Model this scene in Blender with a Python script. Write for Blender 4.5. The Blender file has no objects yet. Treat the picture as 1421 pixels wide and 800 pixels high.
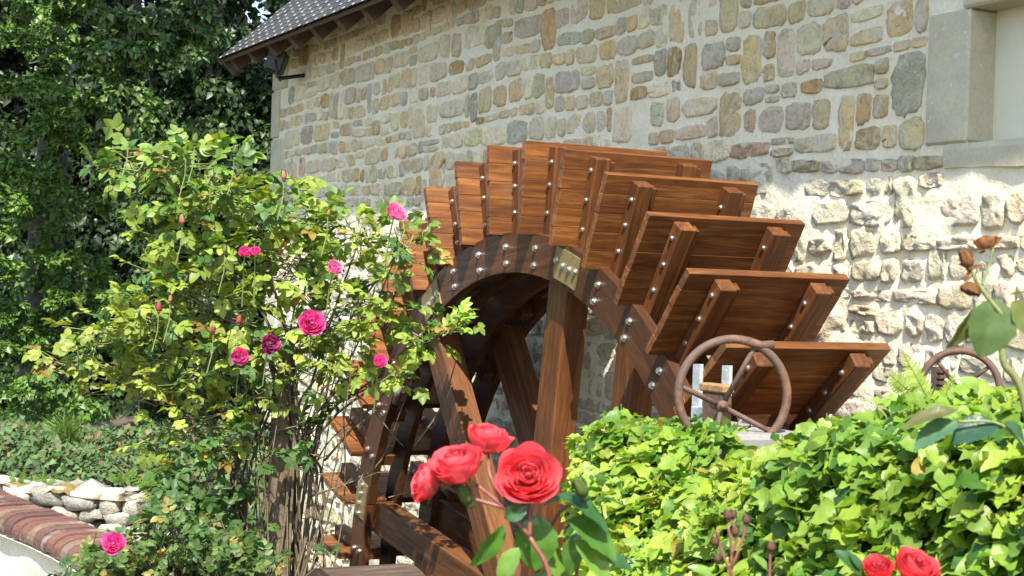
import bpy, math, random
import numpy as np
from mathutils import Vector, Matrix

# ------------------------------------------------------------------ camera, world, sun, exposure
random.seed(7)
RNG = np.random.default_rng(11)
SC = bpy.context.scene
COL = SC.collection
FPX, YAW, PITCH, ROLL = 2196.09, 1.10451, -0.00185, 0.03293      # solved from the wheel's paddle corners
CAM = np.array([5.4474, -3.0052, 1.4497])                         # wheel axle is the origin, wall along X, Z up
FWD = np.array([-math.sin(YAW)*math.cos(PITCH), math.cos(YAW)*math.cos(PITCH), math.sin(PITCH)])
RGT = np.cross(FWD, [0, 0, 1]); RGT /= np.linalg.norm(RGT)
UPV = np.cross(RGT, FWD)
cr, sr = math.cos(ROLL), math.sin(ROLL)
cam_d = bpy.data.cameras.new('camera'); cam = bpy.data.objects.new('camera', cam_d); COL.objects.link(cam)
cam_d.sensor_width = 36; cam_d.lens = 36*FPX/1421; cam_d.clip_start = 0.05; cam_d.clip_end = 600
cx_, cy_ = RGT*cr+UPV*sr, UPV*cr-RGT*sr
M = Matrix.Identity(4)
for i in range(3):
    M[i][0], M[i][1], M[i][2], M[i][3] = cx_[i], cy_[i], -FWD[i], CAM[i]
cam.matrix_world = M
cam_d.dof.use_dof = True; cam_d.dof.focus_distance = 5.6; cam_d.dof.aperture_fstop = 15
SC.camera = cam

ELEV, PHI = math.radians(53.5), math.radians(25.6)
SUN = Vector((math.cos(ELEV)*math.cos(PHI), -math.cos(ELEV)*math.sin(PHI), math.sin(ELEV)))
world = bpy.data.worlds.new('World'); SC.world = world; world.use_nodes = True
wn = world.node_tree
sky = wn.nodes.new('ShaderNodeTexSky'); sky.sky_type = 'NISHITA'; sky.sun_disc = False
sky.sun_elevation = ELEV; sky.sun_rotation = math.atan2(SUN.x, SUN.y)
bg = wn.nodes['Background']; bg.inputs['Strength'].default_value = 0.14
wn.links.new(sky.outputs[0], bg.inputs['Color'])
sun_d = bpy.data.lights.new('sun', 'SUN'); sun_d.energy = 4.6; sun_d.angle = math.radians(0.53); sun_d.color = (1.0, 0.955, 0.87)
sun = bpy.data.objects.new('sun', sun_d); COL.objects.link(sun)
sun.rotation_euler = SUN.to_track_quat('Z', 'Y').to_euler(); sun.location = (8, -6, 14)
vs = SC.view_settings; vs.view_transform = 'Standard'; vs.look = 'None'; vs.gamma = 1; vs.use_curve_mapping = False
vs.exposure = 1.32
SC.cycles.max_bounces = 8; SC.cycles.transparent_max_bounces = 8

# ------------------------------------------------------------------ pixel helpers (a pixel gives a direction only)
def ray(px, py):
    a, b = px-710.5, py-400
    X, Y = a*cr+b*sr, -a*sr+b*cr
    return FWD+RGT*X/FPX-UPV*Y/FPX
def atd(px, py, d): return CAM+ray(px, py)*d
def onp(px, py, ax, v):
    d = ray(px, py); return CAM+d*(v-CAM[ax])/d[ax]
def proj(Pt):
    d = np.atleast_2d(Pt)-CAM
    x, y, z = d@RGT, d@UPV, d@FWD
    X, Y = FPX*x/z, -FPX*y/z
    return np.stack([710.5+X*cr-Y*sr, 400+X*sr+Y*cr, z], -1)

# ------------------------------------------------------------------ materials
def newmat(name):
    m = bpy.data.materials.new(name); m.use_nodes = True
    nt = m.node_tree; p = nt.nodes['Principled BSDF']
    return m, nt, p
def N(nt, t, **kw):
    n = nt.nodes.new('ShaderNode'+t)
    for k, v in kw.items():
        if k.startswith('i_'): n.inputs[k[2:].replace('_', ' ')].default_value = v
        else: setattr(n, k, v)
    return n
def L(nt, a, b): nt.links.new(a, b)
def ramp(nt, fac, stops):
    r = N(nt, 'ValToRGB'); e = r.color_ramp.elements
    while len(e) < len(stops): e.new(0.5)
    for q, (p, c) in zip(e, stops): q.position = p; q.color = (*c, 1)
    L(nt, fac, r.inputs[0]); return r.outputs[0]
def noise(nt, scale, detail=4, rough=.55, vec=None, dist=0):
    n = N(nt, 'TexNoise'); n.inputs['Scale'].default_value = scale; n.inputs['Detail'].default_value = detail
    n.inputs['Roughness'].default_value = rough; n.inputs['Distortion'].default_value = dist
    if vec is not None: L(nt, vec, n.inputs['Vector'])
    return n.outputs['Fac']
def mapping(nt, src, scale):
    m = N(nt, 'Mapping'); m.inputs['Scale'].default_value = scale; L(nt, src, m.inputs['Vector']); return m.outputs[0]
def mix(nt, a, b, fac, mode='MIX'):
    m = N(nt, 'Mix', data_type='RGBA', blend_type=mode)
    for s, v in ((m.inputs[6], a), (m.inputs[7], b), (m.inputs[0], fac)):
        if hasattr(v, 'is_output'): L(nt, v, s)
        elif isinstance(v, (tuple, list)): s.default_value = (*v, 1)
        else: s.default_value = v
    return m.outputs[2]
def bump(nt, p, h, strength, dist):
    b = N(nt, 'Bump'); b.inputs['Strength'].default_value = strength; b.inputs['Distance'].default_value = dist
    L(nt, h, b.inputs['Height']); L(nt, b.outputs[0], p.inputs['Normal']); return b
def addv(nt, a, b, k=1.0):
    m = N(nt, 'Math', operation='MULTIPLY_ADD'); L(nt, b, m.inputs[0]); m.inputs[1].default_value = k; L(nt, a, m.inputs[2]); return m.outputs[0]
def geo(nt): return N(nt, 'NewGeometry').outputs['Position']
def objc(nt): return N(nt, 'TexCoord').outputs['Object']
def attr(nt, name='Col'): return N(nt, 'Attribute', attribute_name=name).outputs['Color']

def mat_wood(name, dark, mid, light, axis=1, rough=.36):
    m, nt, p = newmat(name)
    info = N(nt, 'ObjectInfo').outputs['Random']
    oc = objc(nt)
    sc = [26, 26, 26]; sc[axis] = 2.2
    off = N(nt, 'Vector' 'Math', operation='ADD'); L(nt, mapping(nt, oc, sc), off.inputs[0])
    mul = N(nt, 'Math', operation='MULTIPLY'); L(nt, info, mul.inputs[0]); mul.inputs[1].default_value = 57
    L(nt, mul.outputs[0], off.inputs[1])
    g = noise(nt, 1.0, 6, .62, off.outputs[0], 1.2)
    g2 = noise(nt, 5.0, 3, .6, off.outputs[0], .4)
    c = ramp(nt, g, [(.28, dark), (.5, mid), (.74, light)])
    c = mix(nt, c, ramp(nt, g2, [(.35, (.55, .5, .48)), (.6, (1, 1, 1))]), .55, 'MULTIPLY')
    hv = N(nt, 'HueSaturation'); L(nt, c, hv.inputs['Color'])
    mr = N(nt, 'MapRange'); L(nt, info, mr.inputs[0]); mr.inputs[3].default_value = .78; mr.inputs[4].default_value = 1.2
    L(nt, mr.outputs[0], hv.inputs['Value'])
    blot = noise(nt, 7, 3, .6, geo(nt))
    c2 = mix(nt, hv.outputs[0], (.055, .022, .012), ramp(nt, blot, [(.56, (0, 0, 0)), (.78, (.55, .55, .55))]))
    wx = noise(nt, 2.6, 5, .65, geo(nt))
    c2 = mix(nt, c2, (.20, .155, .115), ramp(nt, wx, [(.58, (0, 0, 0)), (.76, (.16, .16, .16))]))
    L(nt, c2, p.inputs['Base Color'])
    rr = ramp(nt, g, [(.3, (rough+.12,)*3), (.7, (rough-.06,)*3)]); L(nt, rr, p.inputs['Roughness'])
    p.inputs['Specular IOR Level'].default_value = .32
    bump(nt, p, addv(nt, g, g2, .6), .35, .004)
    return m
WOOD = mat_wood('paddle_wood', (.080, .025, .007), (.160, .057, .0145), (.30, .126, .036), 1, .46)
WOODR = mat_wood('arm_wood', (.060, .0205, .007), (.11, .0395, .0115), (.20, .080, .025), 2, .46)
WOODX = mat_wood('rim_wood', (.045, .017, .007), (.078, .029, .011), (.12, .047, .018), 0, .46)
WOODOLD = mat_wood('weathered_wood', (.035, .023, .018), (.075, .05, .036), (.16, .115, .085), 1, .7)

def mat_simple(name, col, rough=.6, metal=0., var=.25, scale=30, bmp=.2, bdist=.003):
    m, nt, p = newmat(name); oc = geo(nt)
    n = noise(nt, scale, 5, .6, oc)
    lo = tuple(c*(1-var) for c in col); hi = tuple(min(1, c*(1+var)) for c in col)
    L(nt, ramp(nt, n, [(.3, lo), (.7, hi)]), p.inputs['Base Color'])
    p.inputs['Roughness'].default_value = rough; p.inputs['Metallic'].default_value = metal
    if bmp: bump(nt, p, n, bmp, bdist)
    return m
STEEL = mat_simple('zinc_bolt', (.62, .61, .58), .40, 1., .25, 90, .1)
BRASS = mat_simple('yellow_plate', (.23, .17, .07), .5, .35, .3, 40, .1)
GALV = mat_simple('galvanised_steel', (.55, .60, .62), .45, .7, .2, 60, .1)
DARKMETAL = mat_simple('black_housing', (.012, .012, .013), .45, 0, .3, 40, .1)
GLASS = mat_simple('lamp_glass', (.05, .055, .06), .1, 0, .1, 10, 0)
REDPAINT = mat_simple('red_paint', (.42, .09, .10), .5, 0, .3, 60, .1)
ROD = mat_simple('rod_grey', (.24, .22, .22), .5, .3, .3, 60, .1)

def mat_rust():
    m, nt, p = newmat('rusty_iron'); oc = geo(nt)
    n = noise(nt, 45, 7, .7, oc); n2 = noise(nt, 9, 3, .5, oc)
    c = ramp(nt, n, [(.25, (.035, .019, .014)), (.5, (.10, .050, .030)), (.68, (.17, .082, .040)), (.85, (.28, .15, .06))])
    c = mix(nt, c, (.085, .055, .040), ramp(nt, n2, [(.42, (0, 0, 0)), (.6, (.7, .7, .7))]))
    L(nt, c, p.inputs['Base Color']); p.inputs['Roughness'].default_value = .72
    bump(nt, p, n, .6, .003); return m
RUST = mat_rust()

def mat_stone(name='wall_stone', lime=.7):
    m, nt, p = newmat(name); oc = geo(nt); a = attr(nt)
    n1 = noise(nt, 11, 7, .68, oc, .6); n2 = noise(nt, 55, 6, .72, oc); n3 = noise(nt, 4, 3, .5, oc)
    c = mix(nt, a, ramp(nt, n1, [(.28, (.66, .64, .61)), (.5, (1.04, 1.04, 1.04)), (.72, (1.25, 1.23, 1.18))]), .85, 'MULTIPLY')
    c = mix(nt, c, ramp(nt, n2, [(.34, (.55, .55, .56)), (.46, (1.02, 1.02, 1.02)), (.75, (1.12, 1.11, 1.08))]), .7, 'MULTIPLY')
    c = mix(nt, c, (.74, .70, .56), ramp(nt, noise(nt, 15, 6, .7, oc, 1.0), [(.50, (0, 0, 0)), (.62, (lime, lime, lime))]))   # smeared lime
    L(nt, c, p.inputs['Base Color']); p.inputs['Roughness'].default_value = .9; p.inputs['Specular IOR Level'].default_value = .2
    h = addv(nt, n1, n2, .75); bump(nt, p, h, 1.0, .022); return m
STONE = mat_stone(); RUBBLE = mat_stone('rubble_stone', .18)
def mat_mortar():
    m, nt, p = newmat('lime_mortar'); oc = geo(nt)
    n1 = noise(nt, 6, 5, .6, oc); n2 = noise(nt, 60, 5, .65, oc); n3 = noise(nt, 1.3, 4, .55, oc)
    c = ramp(nt, n1, [(.25, (.71, .645, .455)), (.6, (.80, .74, .55)), (.8, (.83, .78, .62))])
    c = mix(nt, c, ramp(nt, n2, [(.3, (.75, .74, .72)), (.55, (1, 1, 1))]), .6, 'MULTIPLY')
    c = mix(nt, c, (.66, .61, .43), ramp(nt, n3, [(.5, (0, 0, 0)), (.75, (.5, .5, .5))]))
    L(nt, c, p.inputs['Base Color']); p.inputs['Roughness'].default_value = .93; p.inputs['Specular IOR Level'].default_value = .15
    bump(nt, p, addv(nt, n1, n2, .6), .7, .012); return m
MORTAR = mat_mortar()
def mat_ashlar(name, base):
    m, nt, p = newmat(name); oc = geo(nt)
    n1 = noise(nt, 5, 5, .6, oc); n2 = noise(nt, 70, 5, .7, oc); sp = noise(nt, 38, 3, .5, oc)
    c = ramp(nt, n1, [(.25, tuple(b*.8 for b in base)), (.7, tuple(b*1.15 for b in base))])
    c = mix(nt, c, (.68, .68, .65), ramp(nt, sp, [(.66, (0, 0, 0)), (.72, (.6, .6, .6))]))
    c = mix(nt, c, ramp(nt, n2, [(.3, (.7, .7, .7)), (.55, (1, 1, 1))]), .5, 'MULTIPLY')
    L(nt, c, p.inputs['Base Color']); p.inputs['Roughness'].default_value = .9
    bump(nt, p, n2, .4, .003); return m
ASHLAR = mat_ashlar('dressed_stone', (.50, .46, .325))
ASHLARG = mat_ashlar('grey_ledge_stone', (.21, .205, .185))
PANEL = mat_simple('niche_panel', (.66, .63, .48), .85, 0, .06, 6, .1)
def mat_slate():
    m, nt, p = newmat('roof_slate'); oc = geo(nt)
    rnd = N(nt, 'ObjectInfo').outputs['Random']; n = noise(nt, 25, 5, .6, oc)
    c = ramp(nt, rnd, [(0, (.030, .031, .034)), (.5, (.045, .045, .047)), (1, (.062, .060, .057))])
    c = mix(nt, c, ramp(nt, n, [(.3, (.6, .6, .6)), (.7, (1.25, 1.25, 1.2))]), .8, 'MULTIPLY')
    c = mix(nt, c, (.23, .22, .17), ramp(nt, noise(nt, 9, 4, .6, oc), [(.62, (0, 0, 0)), (.72, (.5, .5, .5))]))
    L(nt, c, p.inputs['Base Color']); p.inputs['Roughness'].default_value = .75; p.inputs['Specular IOR Level'].default_value = .25
    bump(nt, p, n, .3, .004); return m
SLATE = mat_slate()
def mat_brick():
    m, nt, p = newmat('coping_brick'); oc = geo(nt); a = attr(nt)
    n = noise(nt, 28, 6, .65, oc); n2 = noise(nt, 7, 4, .6, oc)
    c = mix(nt, a, ramp(nt, n, [(.3, (.5, .48, .46)), (.6, (1.15, 1.12, 1.1))]), .85, 'MULTIPLY')
    c = mix(nt, c, (.30, .27, .20), ramp(nt, n2, [(.56, (0, 0, 0)), (.7, (.6, .6, .6))]))
    L(nt, c, p.inputs['Base Color']); p.inputs['Roughness'].default_value = .85
    bump(nt, p, n, .6, .005); return m
BRICK = mat_brick()
def mat_moss():
    m, nt, p = newmat('moss'); oc = geo(nt); n = noise(nt, 40, 5, .65, oc)
    L(nt, ramp(nt, n, [(.3, (.09, .06, .012)), (.6, (.22, .15, .03)), (.8, (.28, .22, .06))]), p.inputs['Base Color'])
    p.inputs['Roughness'].default_value = .95; bump(nt, p, n, .8, .015); return m
MOSS = mat_moss()
SOIL = mat_simple('soil', (.085, .065, .042), .95, 0, .45, 9, .6, .03)
BARKD = mat_simple('bark', (.05, .042, .032), .9, 0, .45, 22, .8, .012)
STEMB = mat_simple('rose_cane', (.105, .08, .045), .75, 0, .4, 60, .4)
STEMG = mat_simple('green_cane', (.17, .19, .06), .55, 0, .3, 60, .2)
STEMR = mat_simple('red_cane', (.20, .07, .05), .5, 0, .35, 60, .2)
POST = mat_simple('old_post', (.12, .085, .052), .85, 0, .45, 35, .6, .006)
def mat_water():
    m, nt, p = newmat('water'); p.inputs['Base Color'].default_value = (.02, .03, .025, 1); p.inputs['Roughness'].default_value = .06
    bump(nt, p, noise(nt, 8, 3, .5, geo(nt)), .2, .01); return m
WATER = mat_water()

def mat_leaf(name, rough, trans, tint, spec=.5, bs=.25, vein=True):
    m, nt, p = newmat(name); a = attr(nt); oc = geo(nt)
    n = noise(nt, 60, 3, .5, oc)
    c = mix(nt, a, ramp(nt, n, [(.3, (.72, .75, .7)), (.7, (1.18, 1.15, 1.2))]), .7, 'MULTIPLY')
    L(nt, c, p.inputs['Base Color']); p.inputs['Roughness'].default_value = rough; p.inputs['Specular IOR Level'].default_value = spec
    bump(nt, p, noise(nt, 160, 3, .5, oc), bs, .002)
    t = N(nt, 'BsdfTranslucent'); tc = mix(nt, c, tint, 1.0, 'MULTIPLY'); L(nt, tc, t.inputs[0])
    ms = N(nt, 'MixShader'); ms.inputs[0].default_value = trans
    L(nt, p.outputs[0], ms.inputs[1]); L(nt, t.outputs[0], ms.inputs[2]); L(nt, ms.outputs[0], nt.nodes['Material Output'].inputs['Surface'])
    return m
IVYLEAF = mat_leaf('ivy_leaf', .42, .40, (1.45, 1.45, .65), .32)
TREELEAF = mat_leaf('tree_leaf', .45, .16, (1.3, 1.4, .6), .40)
DULLLEAF = mat_leaf('dull_leaf', .6, .15, (1.3, 1.4, .6), .25)
ROSELEAF = mat_leaf('rose_leaf', .46, .36, (1.5, 1.45, .5), .32)
GLOSSLEAF = mat_leaf('glossy_rose_leaf', .24, .22, (1.5, 1.5, .5), .55, .2)
PETAL = mat_leaf('rose_petal', .55, .38, (1.25, .9, .9), .2, .12)

# ------------------------------------------------------------------ mesh helpers
def mk(name, V, Fc, mat, parent=None, cols=None, smooth=False, loc=None):
    me = bpy.data.meshes.new(name)
    V = np.asarray(V, dtype=np.float64)
    me.from_pydata(V.tolist() if len(V) < 200000 else V.tolist(), [], Fc if isinstance(Fc, list) else Fc.tolist())
    if cols is not None: setcol(me, cols)
    if smooth: me.polygons.foreach_set('use_smooth', [True]*len(me.polygons))
    me.materials.append(mat); me.update()
    o = bpy.data.objects.new(name, me); COL.objects.link(o)
    if parent is not None: adopt(o, parent)
    return o
def setcol(me, cols):
    ca = me.color_attributes.new('Col', 'FLOAT_COLOR', 'POINT')
    c = np.asarray(cols, dtype=np.float32)
    if c.ndim == 1: c = np.tile(c, (len(me.vertices), 1))
    c = np.concatenate([c, np.ones((len(c), 1), np.float32)], 1)
    ca.data.foreach_set('color', c.ravel())
WLOC = {}
def adopt(o, parent):
    o.parent = parent
    o.matrix_parent_inverse = WLOC.get(parent.name, Matrix.Identity(4)).inverted()
def thing(name, label, cat, loc=(0, 0, 0), group=None):
    o = bpy.data.objects.new(name, None); COL.objects.link(o); o.location = loc; o.empty_display_size = .1
    WLOC[o.name] = Matrix.Translation(loc)
    o['label'] = label; o['category'] = cat
    if group: o['group'] = group
    return o
def tag(o, label, cat, group=None):
    o['label'] = label; o['category'] = cat
    if group: o['group'] = group
    return o
def inst(name, me, Mx, parent):
    o = bpy.data.objects.new(name, me); COL.objects.link(o)
    o.matrix_basis = Mx
    if parent is not None: adopt(o, parent)
    return o
class MB:
    def __init__(s): s.v = []; s.f = []; s.c = []
    def add(s, V, Fc, col=None):
        b = len(s.v); s.v.extend([tuple(map(float, q)) for q in V]); s.f.extend([tuple(b+int(i) for i in q) for q in Fc])
        if col is not None: s.c.extend([tuple(col)]*len(V))
    def box(s, x0, x1, y0, y1, z0, z1, Mx=None, bev=0.0, col=None):
        V, Fc = boxgeo(x0, x1, y0, y1, z0, z1, bev)
        if Mx is not None: V = [tuple(Mx @ Vector(q)) for q in V]
        s.add(V, Fc, col)
    def tube(s, pts, rad, n=6, caps=True, col=None):
        V, Fc = tubegeo(pts, rad, n, caps); s.add(V, Fc, col)
    def build(s, name, mat, parent=None, smooth=False):
        return mk(name, s.v, s.f, mat, parent, s.c if s.c else None, smooth)
def boxgeo(x0, x1, y0, y1, z0, z1, bev=0.0):
    if bev <= 0:
        V = [(x0, y0, z0), (x1, y0, z0), (x1, y1, z0), (x0, y1, z0), (x0, y0, z1), (x1, y0, z1), (x1, y1, z1), (x0, y1, z1)]
        return V, [(3, 2, 1, 0), (4, 5, 6, 7), (0, 1, 5, 4), (1, 2, 6, 5), (2, 3, 7, 6), (3, 0, 4, 7)]
    import itertools
    b = bev; V = []; idx = {}
    lo, hi = (x0, y0, z0), (x1, y1, z1)
    for c in itertools.product((0, 1), repeat=3):
        for ax in range(3):
            q = []
            for k in range(3):
                e = (lo, hi)[c[k]][k]; inn = e+b if c[k] == 0 else e-b
                q.append(e if k == ax else inn)
            idx[(c, ax)] = len(V); V.append(tuple(q))
    Fc = []
    cen = np.array([(x0+x1)/2, (y0+y1)/2, (z0+z1)/2])
    def face(ids):
        P = np.array([V[i] for i in ids]); n = np.cross(P[1]-P[0], P[2]-P[0])
        Fc.append(tuple(ids) if np.dot(n, P.mean(0)-cen) > 0 else tuple(reversed(ids)))
    for ax in range(3):
        o1, o2 = [k for k in range(3) if k != ax]
        for s in (0, 1):
            ids = []
            for a_, b_ in ((0, 0), (1, 0), (1, 1), (0, 1)):
                c = [0]*3; c[ax] = s; c[o1] = a_; c[o2] = b_; ids.append(idx[(tuple(c), ax)])
            face(ids)
        for a_ in (0, 1):
            for b_ in (0, 1):
                c0 = [0]*3; c1 = [0]*3; c0[o1] = c1[o1] = a_; c0[o2] = c1[o2] = b_; c1[ax] = 1
                face([idx[(tuple(c0), o1)], idx[(tuple(c1), o1)], idx[(tuple(c1), o2)], idx[(tuple(c0), o2)]])
    for c in itertools.product((0, 1), repeat=3): face([idx[(c, 0)], idx[(c, 1)], idx[(c, 2)]])
    return V, Fc
def tubegeo(pts, rad, n=6, caps=True, closed=False):
    P = [np.asarray(p, float) for p in pts]; m = len(P)
    rad = [rad]*m if np.isscalar(rad) else list(rad)
    V = []; Fc = []; u = None
    for i in range(m):
        if closed: t = P[(i+1) % m]-P[i-1]
        else: t = P[min(i+1, m-1)]-P[max(i-1, 0)]
        t = t/(np.linalg.norm(t)+1e-9)
        if u is None:
            h = np.array([0, 0, 1.]) if abs(t[2]) < .9 else np.array([1., 0, 0]); u = np.cross(t, h)
        u = u-t*np.dot(u, t); u /= np.linalg.norm(u)+1e-9; w = np.cross(t, u)
        for k in range(n):
            a = 2*math.pi*k/n; V.append(P[i]+rad[i]*(math.cos(a)*u+math.sin(a)*w))
    for i in range(m if closed else m-1):
        j = (i+1) % m
        for k in range(n): Fc.append((i*n+k, i*n+(k+1) % n, j*n+(k+1) % n, j*n+k))
    if caps and not closed: Fc.append(tuple(range(n-1, -1, -1))); Fc.append(tuple((m-1)*n+k for k in range(n)))
    return V, Fc
def spline(P, k=6):
    P = [np.asarray(p, float) for p in P]; out = []
    Q = [2*P[0]-P[1]]+P+[2*P[-1]-P[-2]]
    for i in range(1, len(Q)-2):
        for t in np.linspace(0, 1, k, endpoint=False):
            a, b, c, d = Q[i-1], Q[i], Q[i+1], Q[i+2]
            out.append(.5*((2*b)+(c-a)*t+(2*a-5*b+4*c-d)*t*t+(3*b-a-3*c+d)*t**3))
    out.append(P[-1]); return out
_perm = RNG.random((64, 64, 64))
def vnoise(P):
    P = np.asarray(P, float); i = np.floor(P).astype(int); f = P-i; f = f*f*(3-2*f); r = 0
    for dx in (0, 1):
        for dy in (0, 1):
            for dz in (0, 1):
                w = (f[..., 0] if dx else 1-f[..., 0])*(f[..., 1] if dy else 1-f[..., 1])*(f[..., 2] if dz else 1-f[..., 2])
                r = r+w*_perm[(i[..., 0]+dx) % 64, (i[..., 1]+dy) % 64, (i[..., 2]+dz) % 64]
    return r*2-1
def fbm(P, o=3): 
    P = np.asarray(P, float); return sum(vnoise(P*2**k+7.3*k)*.5**k for k in range(o))

# ------------------------------------------------------------------ leaf prototypes (x length, y width, z normal) and batches
def leaf_from_half(O, Mr, faces, fold=.3, curl=.2, wav=0., seed=0):
    r = np.random.default_rng(seed); V = []; nO, nM = len(O), len(Mr)
    for (x, y) in Mr: V.append((x, 0., 0.))
    for sgn in (1, -1):
        for (x, y) in O: V.append((x, sgn*y, fold*y+(r.uniform(-wav, wav) if y > .05 else 0)))
    V = np.array(V); V[:, 2] -= curl*V[:, 0]**2
    V[:, 1] += .06*r.uniform(-1, 1)*V[:, 0]
    Fc = []
    for s in (0, 1):
        for q in faces:
            ids = [i if i < 100 else nM+s*nO+(i-100) for i in q]
            Fc.append(tuple(ids) if s == 0 else tuple(reversed(ids)))
    return V, Fc
def ivy_leaf(seed):
    r = np.random.default_rng(seed+90); j = lambda a: a*(1+r.uniform(-.16, .16))
    O = [(-.12, j(.26)), (.06, j(.44)), (.28, j(.42)), (.50, j(.37)), (.76, j(.20))]
    Mr = [(0, 0), (.14, 0), (.34, 0), (.62, 0), (1, 0)]
    Fc = [(0, 1, 101, 100), (1, 102, 101), (1, 2, 103, 102), (2, 3, 104, 103), (3, 4, 104)]
    return leaf_from_half(O, Mr, Fc, r.uniform(-.05, .5), r.uniform(-.15, .42), .15, seed)
def rose_leaf(seed):
    r = np.random.default_rng(seed+40); w = r.uniform(.85, 1.1)
    O = [(.10, .19*w), (.32, .33*w), (.6, .32*w), (.85, .17*w)]
    Mr = [(0, 0), (.25, 0), (.5, 0), (.75, 0), (1, 0)]
    Fc = [(0, 1, 101, 100), (1, 2, 102, 101), (2, 3, 103, 102), (3, 4, 103)]
    return leaf_from_half(O, Mr, Fc, r.uniform(.1, .5), r.uniform(-.05, .4), .04, seed)
def small_leaf(seed):
    r = np.random.default_rng(seed+40)
    V = np.array([(0, 0, 0), (.45, .30, .1), (.45, -.30, .1), (1, 0, -.1-.2*r.random()), (.5, 0, 0)])
    return V, [(0, 4, 1), (4, 3, 1), (0, 2, 4), (2, 3, 4)]
def tri_leaf(seed):
    r = np.random.default_rng(seed+40)
    V = np.array([(0, 0, 0), (.1, .45, .12), (.1, -.45, .12), (1, 0, -.15*r.random()), (.4, 0, -.02)])
    return V, [(0, 4, 1), (4, 3, 1), (0, 2, 4), (2, 3, 4)]
def frames(D, Nn):
    D = D/np.linalg.norm(D, axis=1, keepdims=True)
    Nn = Nn-D*np.sum(D*Nn, 1, keepdims=True); Nn /= np.linalg.norm(Nn, axis=1, keepdims=True)+1e-9
    return np.stack([D, np.cross(Nn, D), Nn], -1)          # columns x,y,z
class Leaves:
    def __init__(s, protos): s.pr = protos; s.P = []; s.D = []; s.N = []; s.S = []; s.C = []
    def add(s, P, D, Nn, S, C):
        s.P.append(np.atleast_2d(P)); s.D.append(np.atleast_2d(D)); s.N.append(np.atleast_2d(Nn)); s.S.append(np.atleast_1d(S)); s.C.append(np.atleast_2d(C))
    def build(s, name, mat, parent, nobj=0, objname='leaf', smooth=False, mass=None):
        P, D, Nn, S, C = [np.concatenate(a) for a in (s.P, s.D, s.N, s.S, s.C)]
        n = len(P); R = frames(D, Nn); kind = RNG.integers(0, len(s.pr), n)
        chosen = np.zeros(n, bool)
        if nobj:
            q = proj(P+R[:, :, 0]*S[:, None]*.45)
            vis = (q[:, 0] > 2) & (q[:, 0] < 1419) & (q[:, 1] > 2) & (q[:, 1] < 798) & (q[:, 2] > .2)
            vd = (P-CAM); vd /= np.linalg.norm(vd, axis=1, keepdims=True)
            area = (S/q[:, 2]*FPX)**2*np.abs(np.sum(R[:, :, 2]*vd, 1))
            cell = {}
            cid = (q[:, 0]//14).astype(int)*1000+(q[:, 1]//14).astype(int)
            for i in np.where(vis)[0]:
                j = cell.get(cid[i])
                if j is None or q[i, 2] < q[j, 2]: cell[cid[i]] = i
            front = np.array(list(cell.values()), int)
            front = front[np.argsort(-area[front])][:nobj]; chosen[front] = True
            K = 9; Cs = C[front]; order = np.argsort(Cs.sum(1)); grp = np.array_split(order, K); cache = {}
            for g in grp:
                if not len(g): continue
                mc = Cs[g].mean(0)
                for gi in g:
                    i = front[gi]; key = (id(g), kind[i])
                    if key not in cache:
                        V, Fc = s.pr[kind[i]]; me = bpy.data.meshes.new(objname); me.from_pydata(V.tolist(), [], Fc); setcol(me, mc)
                        if smooth: me.polygons.foreach_set('use_smooth', [True]*len(me.polygons))
                        me.materials.append(mat); cache[key] = me
                    Mx = Matrix(R[i].tolist()).to_4x4()@Matrix.Scale(float(S[i]), 4); Mx.translation = Vector(P[i])
                    inst(objname, cache[key], Mx, parent)
        Va = []; Fa = []; Ca = []; b = 0; nl = []
        for k, (V, Fc) in enumerate(s.pr):
            ii = np.where((kind == k) & ~chosen)[0]
            if not len(ii): continue
            W = np.einsum('nij,vj->nvi', R[ii], V)*S[ii][:, None, None]+P[ii][:, None, :]
            Va.append(W.reshape(-1, 3)); Ca.append(np.repeat(C[ii], len(V), 0))
            for q in Fc:
                Fa.append((np.arange(len(ii))[:, None]*len(V)+np.array(q)+b)); 
            b += len(ii)*len(V)
        Vv = np.concatenate(Va); Cc = np.concatenate(Ca)
        me = bpy.data.meshes.new(name); loops = np.concatenate([f.ravel() for f in Fa]); tot = np.concatenate([np.full(len(f), f.shape[1]) for f in Fa])
        me.vertices.add(len(Vv)); me.vertices.foreach_set('co', Vv.astype(np.float32).ravel())
        me.loops.add(len(loops)); me.loops.foreach_set('vertex_index', loops.astype(np.int32))
        me.polygons.add(len(tot)); st = np.concatenate([[0], np.cumsum(tot)[:-1]])
        me.polygons.foreach_set('loop_start', st.astype(np.int32)); 
        if smooth: me.polygons.foreach_set('use_smooth', np.ones(len(tot), bool))
        me.update(calc_edges=True); setcol(me, Cc); me.materials.append(mat)
        o = bpy.data.objects.new(name, me); COL.objects.link(o)
        if parent is not None: adopt(o, parent)
        o['kind'] = 'stuff'
        return o
def rdir(n): 
    v = RNG.normal(size=(n, 3)); return v/np.linalg.norm(v, axis=1, keepdims=True)
def jit(c, n, v=.25, hue=.1):
    c = np.asarray(c, float); b = 1+RNG.uniform(-v, v, (n, 1)); h = 1+RNG.uniform(-hue, hue, (n, 3)); return np.clip(c*b*h, 0, 1)

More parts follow.
